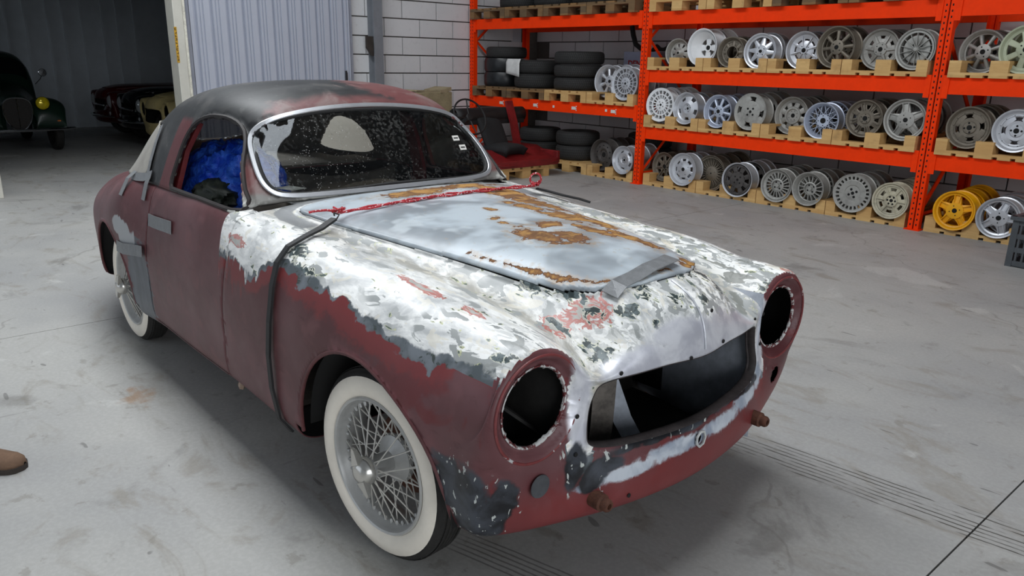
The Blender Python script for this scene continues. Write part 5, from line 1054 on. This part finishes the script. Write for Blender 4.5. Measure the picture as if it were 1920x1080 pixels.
strand(1, 'rope_strand'); strand(-1, 'rope_strand')
kn = random.Random(4)
for c0, name in ((A, 'knot'), (B, 'knot')):
    P = [c0+Vector((kn.uniform(-.022, .022), kn.uniform(-.022, .022), .008+kn.uniform(-.004, .02))) for _ in range(13)]; MB().tube(P, .0048, 6).build(name, M_ROPE, rp)
lp = [B+Vector((.014*math.sin(a), .020*math.sin(a)*1.0, .026-.026*math.cos(a)*1.0+.008)) for a in [i*2*PI/14 for i in range(15)]]; MB().tube(lp, .0042, 6).build('loop', M_ROPE, rp)
MB().tube([A+Vector((0, 0, .01)), A+Vector((-.03, -.03, .014)), A+Vector((-.045, -.065, .012)), A+Vector((-.055, -.085, .008))], .0042, 6).build('loose_end', M_ROPE, rp)
MB().tube([A+Vector((.005, -.02, 0)), A+Vector((.02, -.03, .012)), A+Vector((.03, -.015, .006)), W((-.555, -.47, .938))], .003, 6).build('wire_hook', M_SEAL, rp)
fs_ = [(-.662,.565,.925),(-.60,.585,.918),(-.52,.59,.912),(-.44,.60,.908),(-.40,.63,.895)]
o = MB().tube([W(p)+Vector((0, 0, .006)) for p in fs_], 0, flat=(.010, .003), up=[(0, 0, 1)]*5).build('elastic_strap', M_STRAP, smooth=False); tag(o, 'black elastic strap hanging over the far front wing', 'strap')
# blue tarpaulin bundle, dark bag and scraps in the cabin
from mathutils import noise as mnoise
def lump(name, c, r, amp, freq, mat, seed, label, cat, flat=None, n=40):
    m = MB(); G = []
    for i in range(n+1):
        th = PI*i/n; row_ = []
        for j in range(2*n):
            ph = PI*j/n; d = Vector((math.sin(th)*math.cos(ph), math.sin(th)*math.sin(ph), math.cos(th)))
            k = 1+amp*(1-2*abs(mnoise.noise(d*freq+Vector((seed, 0, 0)))))+amp*.5*(1-2*abs(mnoise.noise(d*freq*2.3+Vector((0, seed, 0))))); p = Vector((d.x*r[0]*k, d.y*r[1]*k, d.z*r[2]*k))
            if flat is not None and p.z < flat: p.z = flat
            row_.append(W(Vector(c)+p))
        G.append(row_)
    m.grid(G, True); o = m.build(name, mat, angle=60); tag(o, label, cat); return o
tm = NT('blue_tarpaulin'); v = tm.coord(); n1 = tm.noise(v, 16, 5, .6, .8); n2 = tm.noise(v, 60, 3, .6); cc = tm.mix(tm.step(n1, .35, .7), lin(18, 62, 190), lin(66, 120, 236)); cc = tm.mix(tm.mul(tm.step(n1, .66, .72), .5), cc, lin(150, 176, 220)); tm.set(cc, .35); tm.bump(tm.add(n1, tm.mul(n2, .3)), .7, .02)
lump('tarpaulin_bundle', (-1.72, -.36, .76), (.42, .21, .30), .13, 3.3, tm.m, 3.1, 'crumpled blue tarpaulin bundle piled up inside the car', 'tarpaulin', -.30)
lump('dark_bag', (-1.52, -.50, .89), (.13, .09, .06), .22, 2.2, simple('dark_green_bag', (36, 42, 34), .5, 0, .4, 14, .4), 7.7, 'dark green sack lying on the blue tarpaulin by the door window', 'bag', None, 24)
G = [[W((-1.30+.05*v_+.02*math.sin(u*7), -.30+.6*u, .885+.05*math.sin(u*3.1)+.02*math.sin(v_*2+u*5))) for u in [i/12 for i in range(13)]] for v_ in range(6)]
o = MB().grid(G).build('cardboard_sheet', simple('dusty_cardboard', (110, 100, 88), .9, 0, .15, 10)); o.modifiers.new('t', 'SOLIDIFY').thickness = .004; tag(o, 'dusty bent cardboard lying behind the windscreen', 'cardboard')
m = MB(); m.box(W((-1.16, -.345, .952)), (.10, .075, .002), Matrix.Rotation(.3, 3, 'Z')); o = m.build('paper_note', M_LABEL, smooth=False); tag(o, 'small white note lying behind the lower windscreen corner', 'paper')
# ================================================================== OTHER THINGS
# cut-out section of a red car on a pallet behind the coupe
pallet(-7.43, 6.66, 0, 'pallet under the cut-out red car section', False, 0, PI/2)
M_RED = simple('faded_red_car_paint', (116, 22, 24), .5, 0, .3, 5); M_DASH = simple('black_vinyl', (26, 25, 25), .55, 0, .3, 12)
rt = thing('red_car_section', 'cut-out front floor of a red car with dashboard and steering wheel', 'car part', (-8.0, 6.65, .1445))
G = [[(.60-.16*i+.03*math.sin(j), -.56+.14*j, .01+(.02+.05*min(i, 3)+.015*math.sin(i*1.7+j)) if 0 < j < 8 else .015+.05*min(i, 3)+.06) for j in range(9)] for i in range(9)]
o = MB().grid(G).build('floor_pan', M_RED, rt); o.modifiers.new('t', 'SOLIDIFY').thickness = .006
m = MB(); m.box((.59, 0, .05), (.03, 1.10, .09)); m.box((0, .55, .10), (1.2, .05, .16)); m.build('sill', M_RED, rt, smooth=False, bevel=.008)
for yy, x0_ in ((.28, .02),):
    m = MB(); m.tube([(x0_+.02, yy+.04, .02), (x0_, yy+.02, .30), (x0_-.04, yy, .52), (x0_-.09, yy-.03, .72), (x0_-.12, yy-.03, .80)], 0, flat=(.055, .02), up=[(1, 0, .2)]*5); m.build('door_pillar', M_RED, rt, smooth=False)
m = MB(); m.tube([(.05, -.35, .16), (.08, .0, .165), (.06, .26, .16)], .012, 6); m.build('cross_rail', M_RED, rt)
m = MB(); m.grid([[(-.18+.10*math.cos(a), -.62+y*.118, .62+.10*math.sin(a)*1.0) for y in range(11)] for a in [-1.2, -.7, -.2, .3, .8, 1.3, 1.8, 2.4, 3.0]]); dsh = m.build('dashboard', M_DASH, rt); dsh.modifiers.new('t', 'SOLIDIFY').thickness = .01
m = MB(); m.box((-.15, -.03, .585), (.10, 1.15, .16)); m.build('instrument_panel', M_DASH, dsh, smooth=False, bevel=.012)
m = MB(); m.box((-.095, -.05, .58), (.006, .16, .05)); m.build('radio_panel', simple('dull_radio_trim', (88, 86, 82), .4, .4), dsh, smooth=False)
sw = bpy.data.objects.new('steering_wheel', None); sw.location = (.10, -.56, .63); sw.rotation_euler = (0, math.radians(62), 0); link(sw, rt)
MB().tube([(.24*math.cos(a), .24*math.sin(a), 0) for a in [i*2*PI/40 for i in range(40)]], .012, 8, closed=True).build('wheel_rim', M_DASH, sw)
for a in (0.1, PI-.1, -PI/2):
    MB().tube([(0, 0, -.02), (.1*math.cos(a), .1*math.sin(a), -.018), (.235*math.cos(a), .235*math.sin(a), 0)], .009, 6).build('spoke', M_DASH, sw)
MB().lathe([(.0005, .01), (.04, .008), (.05, -.01), (.035, -.05), (.03, -.32), (.0005, -.32)], 20, 'Z').build('steering_column', M_DASH, sw)
st_ = thing('bucket_seat', 'black bucket seat standing in the red car section', 'seat', (-7.85, 6.62, .20), math.radians(100))
def pad(L, w, t_, n=10): return [[(w*(u/n-.5), L*(v_/n-.5), t_*(1-(2*u/n-1)**4*.5)*(1-(2*v_/n-1)**6*.4)) for u in range(n+1)] for v_ in range(n+1)]
M_SEATB = simple('black_seat_cloth', (30, 30, 31), .9, 0, .25, 20)
o = MB().grid(pad(.46, .46, .10)).build('cushion', M_SEATB, st_); o.modifiers.new('t', 'SOLIDIFY').thickness = .11; o.location = (0, 0, .12)
o = MB().grid(pad(.54, .44, .08)).build('backrest', M_SEATB, st_); o.modifiers.new('t', 'SOLIDIFY').thickness = .09; o.location = (0, .20, .30); o.rotation_euler = (math.radians(64), 0, 0)
# weathered carton behind the roof
M_KRAFT = simple('weathered_fibreboard', (146, 134, 104), .9, 0, .22, 8, .2)
bx2 = thing('fibreboard_box', 'tall weathered fibreboard box by the block wall behind the coupe', 'box', (-9.05, 6.20, 0), .06)
m = MB(); m.box((0, 0, .52), (.40, .62, 1.04)); m.build('box_body', M_KRAFT, bx2, smooth=False, bevel=.01)
m = MB(); m.box((.02, .20, 1.06), (.36, .20, .05), Matrix.Rotation(.2, 3, 'X')); m.box((0, -.10, 1.05), (.38, .40, .02), Matrix.Rotation(-.05, 3, 'X')); m.build('loose_lid', simple('lid_board', (152, 138, 110), .9, 0, .2, 9), bx2, smooth=False)
# shoe of somebody standing at the left edge
sh = thing('suede_shoe', 'brown suede shoe reaching in at the left edge', 'shoe', (-3.135, .175, 0), math.radians(50))
L_ = .30; sec = []
for i in range(15):
    u = i/14; x = -.15+L_*u; w = np.interp(u, [0, .08, .25, .5, .72, .88, .97, 1], [.018, .034, .038, .037, .049, .047, .030, .010]); h = np.interp(u, [0, .1, .3, .45, .6, .75, .9, .97, 1], [.07, .10, .105, .10, .082, .066, .056, .044, .030]); zb = .018
    sec.append([(x, w*math.cos(a)*(1 if math.sin(a) > 0 else 1), zb+(h-zb)*max(0, math.sin(a))**.75) for a in [PI*k/12 for k in range(13)]])
MB().grid(sec).build('upper', simple('brown_suede', (112, 88, 70), .95, 0, .15, 30, .2), sh).modifiers.new('t', 'SOLIDIFY').thickness = .003
out = [(-.15+L_*i/20, np.interp(i/20, [0, .08, .25, .5, .72, .88, .97, 1], [.020, .037, .041, .040, .052, .050, .033, .012])) for i in range(21)]
MB().poly(out+[(a, -b) for a, b in out[::-1]], .020, 'Z', 0).build('sole', simple('dark_shoe_sole', (52, 46, 42), .9), sh, smooth=False)
m = MB()
for k in range(4): m.tube([(-.02+k*.022, -.018, .094-k*.006), (-.015+k*.022, 0, .101-k*.0065), (-.02+k*.022, .018, .094-k*.006)], .0028, 6)
lc = m.build('laces', simple('shoe_lace', (176, 166, 150), .9), sh); lc['kind'] = 'stuff'
# ------------------------------------------------------------------ cars in the dark store
def rebody(name, label, loc, rz, col, lamps, rough=.25):
    t = thing(name, label, 'car', loc, rz, 'cars parked in the dark store'); mt = simple(name+'_paint', col, rough, 0, .1, 3)
    for src in (front, rear, hood, roof)+tuple(o for o in car.children if o.name.startswith('door') and o.type == 'MESH' and not o.name.startswith('door_j')):
        c = src.copy(); COL.objects.link(c); c.parent = t
        c.material_slots[0].link = 'OBJECT'; c.material_slots[0].material = mt
    for x in (0, -WB):
        for s in (-1, 1): inst('tyre', ty, t, (x, s*.615, .3005)); inst('wheel_disc', disc_me, t, (x, s*.615, .3005), (0, 0, 0 if s < 0 else PI))
    if lamps:
        for s in (-1, 1):
            inst('headlamp', lamp_me, t, (.555, s*HL_Y, HL_Z)); inst('sidelamp', lamp_me, t, (.56, s*.552, .456), (0, 0, 0), (.4, .3, .3))
        m = MB(); m.tube([(.50, -.66, .40), (.64, -.40, .40), (.70, 0, .40), (.64, .40, .40), (.50, .66, .40)], .022, 8); m.build('bumper', M_CHROME, t)
        m = MB(); m.tube([(.585, -.36, .58), (.65, 0, .60), (.585, .36, .58)], .018, 8); m.build('grille_bar', M_CHROME, t)
    return t
disc_me = MB().lathe([(.0005, -.06), (.06, -.062), (.10, -.05), (.19, -.045), (.212, -.052)], 32, 'Y').mesh('wheel_disc', M_RIMW)
M_LENS = simple('lamp_glass', (190, 196, 200), .08, .3, .05, 4); lamp_me = MB().lathe([(.0005, .03), (.05, .024), (.085, .008), (.104, -.012), (.112, -.02)], 24, 'X').mesh('headlamp', M_LENS)
rebody('red_coupe', 'dark red coupe deepest in the store, nose to the left', (-15.7, 4.18, 0), -PI/2, (70, 8, 10), True)
rebody('black_coupe', 'black coupe with chrome bumper between the red and the cream car', (-14.1, 4.22, 0), -PI/2, (14, 18, 20), True, .2)
rebody('cream_coupe', 'cream coupe body with empty headlight holes just behind the door post', (-12.4, 4.12, 0), -PI/2, (176, 160, 110), False, .5)
# green pre-war saloon facing the hall
gc_ = thing('green_saloon', 'dark green pre-war saloon with yellow headlamp and chrome grille surround', 'car', (-13.62, 2.0, 0), math.radians(2))
M_GREEN = simple('dark_green_paint', (22, 44, 34), .3, 0, .15, 4)
def arch_sec(x, w, h, zb, n=36, p=3.0):
    out = []
    for k in range(n+1):
        a = PI*k/n; c, s = math.cos(a), math.sin(a); p = 4.2 if x < -1.15 else 2.8; out.append((x, w*math.copysign(abs(c)**(2/p), c), zb+(h-zb)*abs(s)**(2/p)))
    return out
rows_ = [(0, .17, .78, .36), (-.05, .215, .83, .34), (-.2, .265, .875, .33), (-.6, .36, .94, .33), (-.95, .46, 1.0, .33), (-1.10, .50, 1.03, .33), (-1.20, .52, 1.13, .33), (-1.40, .55, 1.40, .33), (-1.60, .56, 1.47, .33), (-2.0, .57, 1.49, .33), (-2.5, .55, 1.42, .33), (-2.95, .46, 1.1, .33), (-3.25, .34, .7, .35)]
GS = resample(np.array([arch_sec(*r) for r in rows_]), 0, .03, .9); MB().grid(GS.tolist()).build('body_shell', M_GREEN, gc_)
M_OLDGLASS = simple('dark_old_glass', (12, 13, 14), .08, 0, .2, 6)
def shell_patch(r0, r1, c0, c1, d): return [[Vector(GS[i, j])+Vector(d) for j in range(c0, c1)] for i in range(len(GS)) if r1 < GS[i, 18, 0] < r0]
MB().grid(shell_patch(-1.19, -1.40, 10, 27, (.008, 0, .008))).build('windscreen', M_OLDGLASS, gc_)
for c0, c1, s in ((2, 8, 1), (29, 35, -1)): MB().grid([r[:] for r in shell_patch(-1.48, -1.95, c0+2 if s > 0 else c0-1, c1+1 if s > 0 else c1-2, (0, s*.006, 0))]).build('door_glass', M_OLDGLASS, gc_)
gr = circle(0, 0, 1, 28); gp = [(math.copysign(abs(y)**.75, y)*.185*(1+.22*z), .585+math.copysign(abs(z)**(.8 if z > 0 else 1), z)*.235) for y, z in gr]
m = MB(); m.poly(gp, .03, 'X', .0); g_ = m.build('grille', simple('grille_mesh', (40, 36, 34), .5, .5, .4, 60, .4), gc_, smooth=False)
MB().tube([(.03, y, z) for y, z in gp], .011, 8, closed=True).build('grille_surround', M_CHROME, g_); MB().tube([(.036, 0, .37), (.036, 0, .80)], .007, 6).build('grille_bar', M_CHROME, g_)
for s in (-1, 1):
    P_ = [(.02,.36),(.04,.48),(.0,.64),(-.08,.75),(-.22,.80),(-.40,.79),(-.58,.70),(-.75,.52),(-.95,.40),(-1.25,.34)]; G = []
    for (x, z) in P_:
        ww_ = np.interp(x, [-1.25, -.6, -.1, .03], [.12, .20, .24, .20]); G.append([(x, s*(.42+ww_*math.cos(a)), z-(.11*(1-math.sin(a))) if z > .4 else z-.02*(1-math.sin(a))) for a in [PI*k/10 for k in range(11)]])
    o = MB().grid(resample(np.array(G), 0, .05, .9).tolist()).build('front_wing', M_GREEN, gc_); o.modifiers.new('t', 'SOLIDIFY').thickness = .006
    hlq = MB().lathe([(.0005, .05), (.05, .045), (.085, .03), (.092, .02)], 24, 'X', (.02, s*.335, .735)).build('headlamp_lens', simple('yellow_lamp_glass', (236, 206, 40), .1, .2, .3, 20) if s < 0 else bpy.data.materials['yellow_lamp_glass'], gc_)
    MB().lathe([(.096, .024), (.094, .0), (.08, -.06), (.045, -.12), (.0005, -.14)], 24, 'X', (.02, s*.335, .735)).build('headlamp_shell', M_GREEN, hlq)
    for x in (-.33, -2.45): inst('tyre', ty, gc_, (x, s*.53, .30)); inst('wheel_disc', disc_me, gc_, (x, s*.53, .30), (0, 0, 0 if s < 0 else PI))
    m = MB(); m.box((.05, s*.52, .47), (.012, .045, .018)); m.build('indicator', simple('orange_lens', (210, 110, 30), .3) if s < 0 else bpy.data.materials['orange_lens'], gc_, smooth=False)
    MB().tube([(-1.05, s*.50, .98), (-1.0, s*.57, 1.06), (-.98, s*.60, 1.13)], .006, 6).build('mirror_arm', M_CHROME, gc_); MB().lathe([(.0005, -.03), (.05, -.02), (.062, 0), (.055, .012), (.0005, .014)], 20, 'X', (-.98, s*.61, 1.16)).build('mirror', M_CHROME, gc_)
MB().tube([(-.02, -.74, .345), (.10, -.45, .35), (.13, 0, .35), (.10, .45, .35), (-.02, .74, .345)], .024, 8).build('bumper', M_CHROME, gc_)
# lamp hanging at the far left of the store
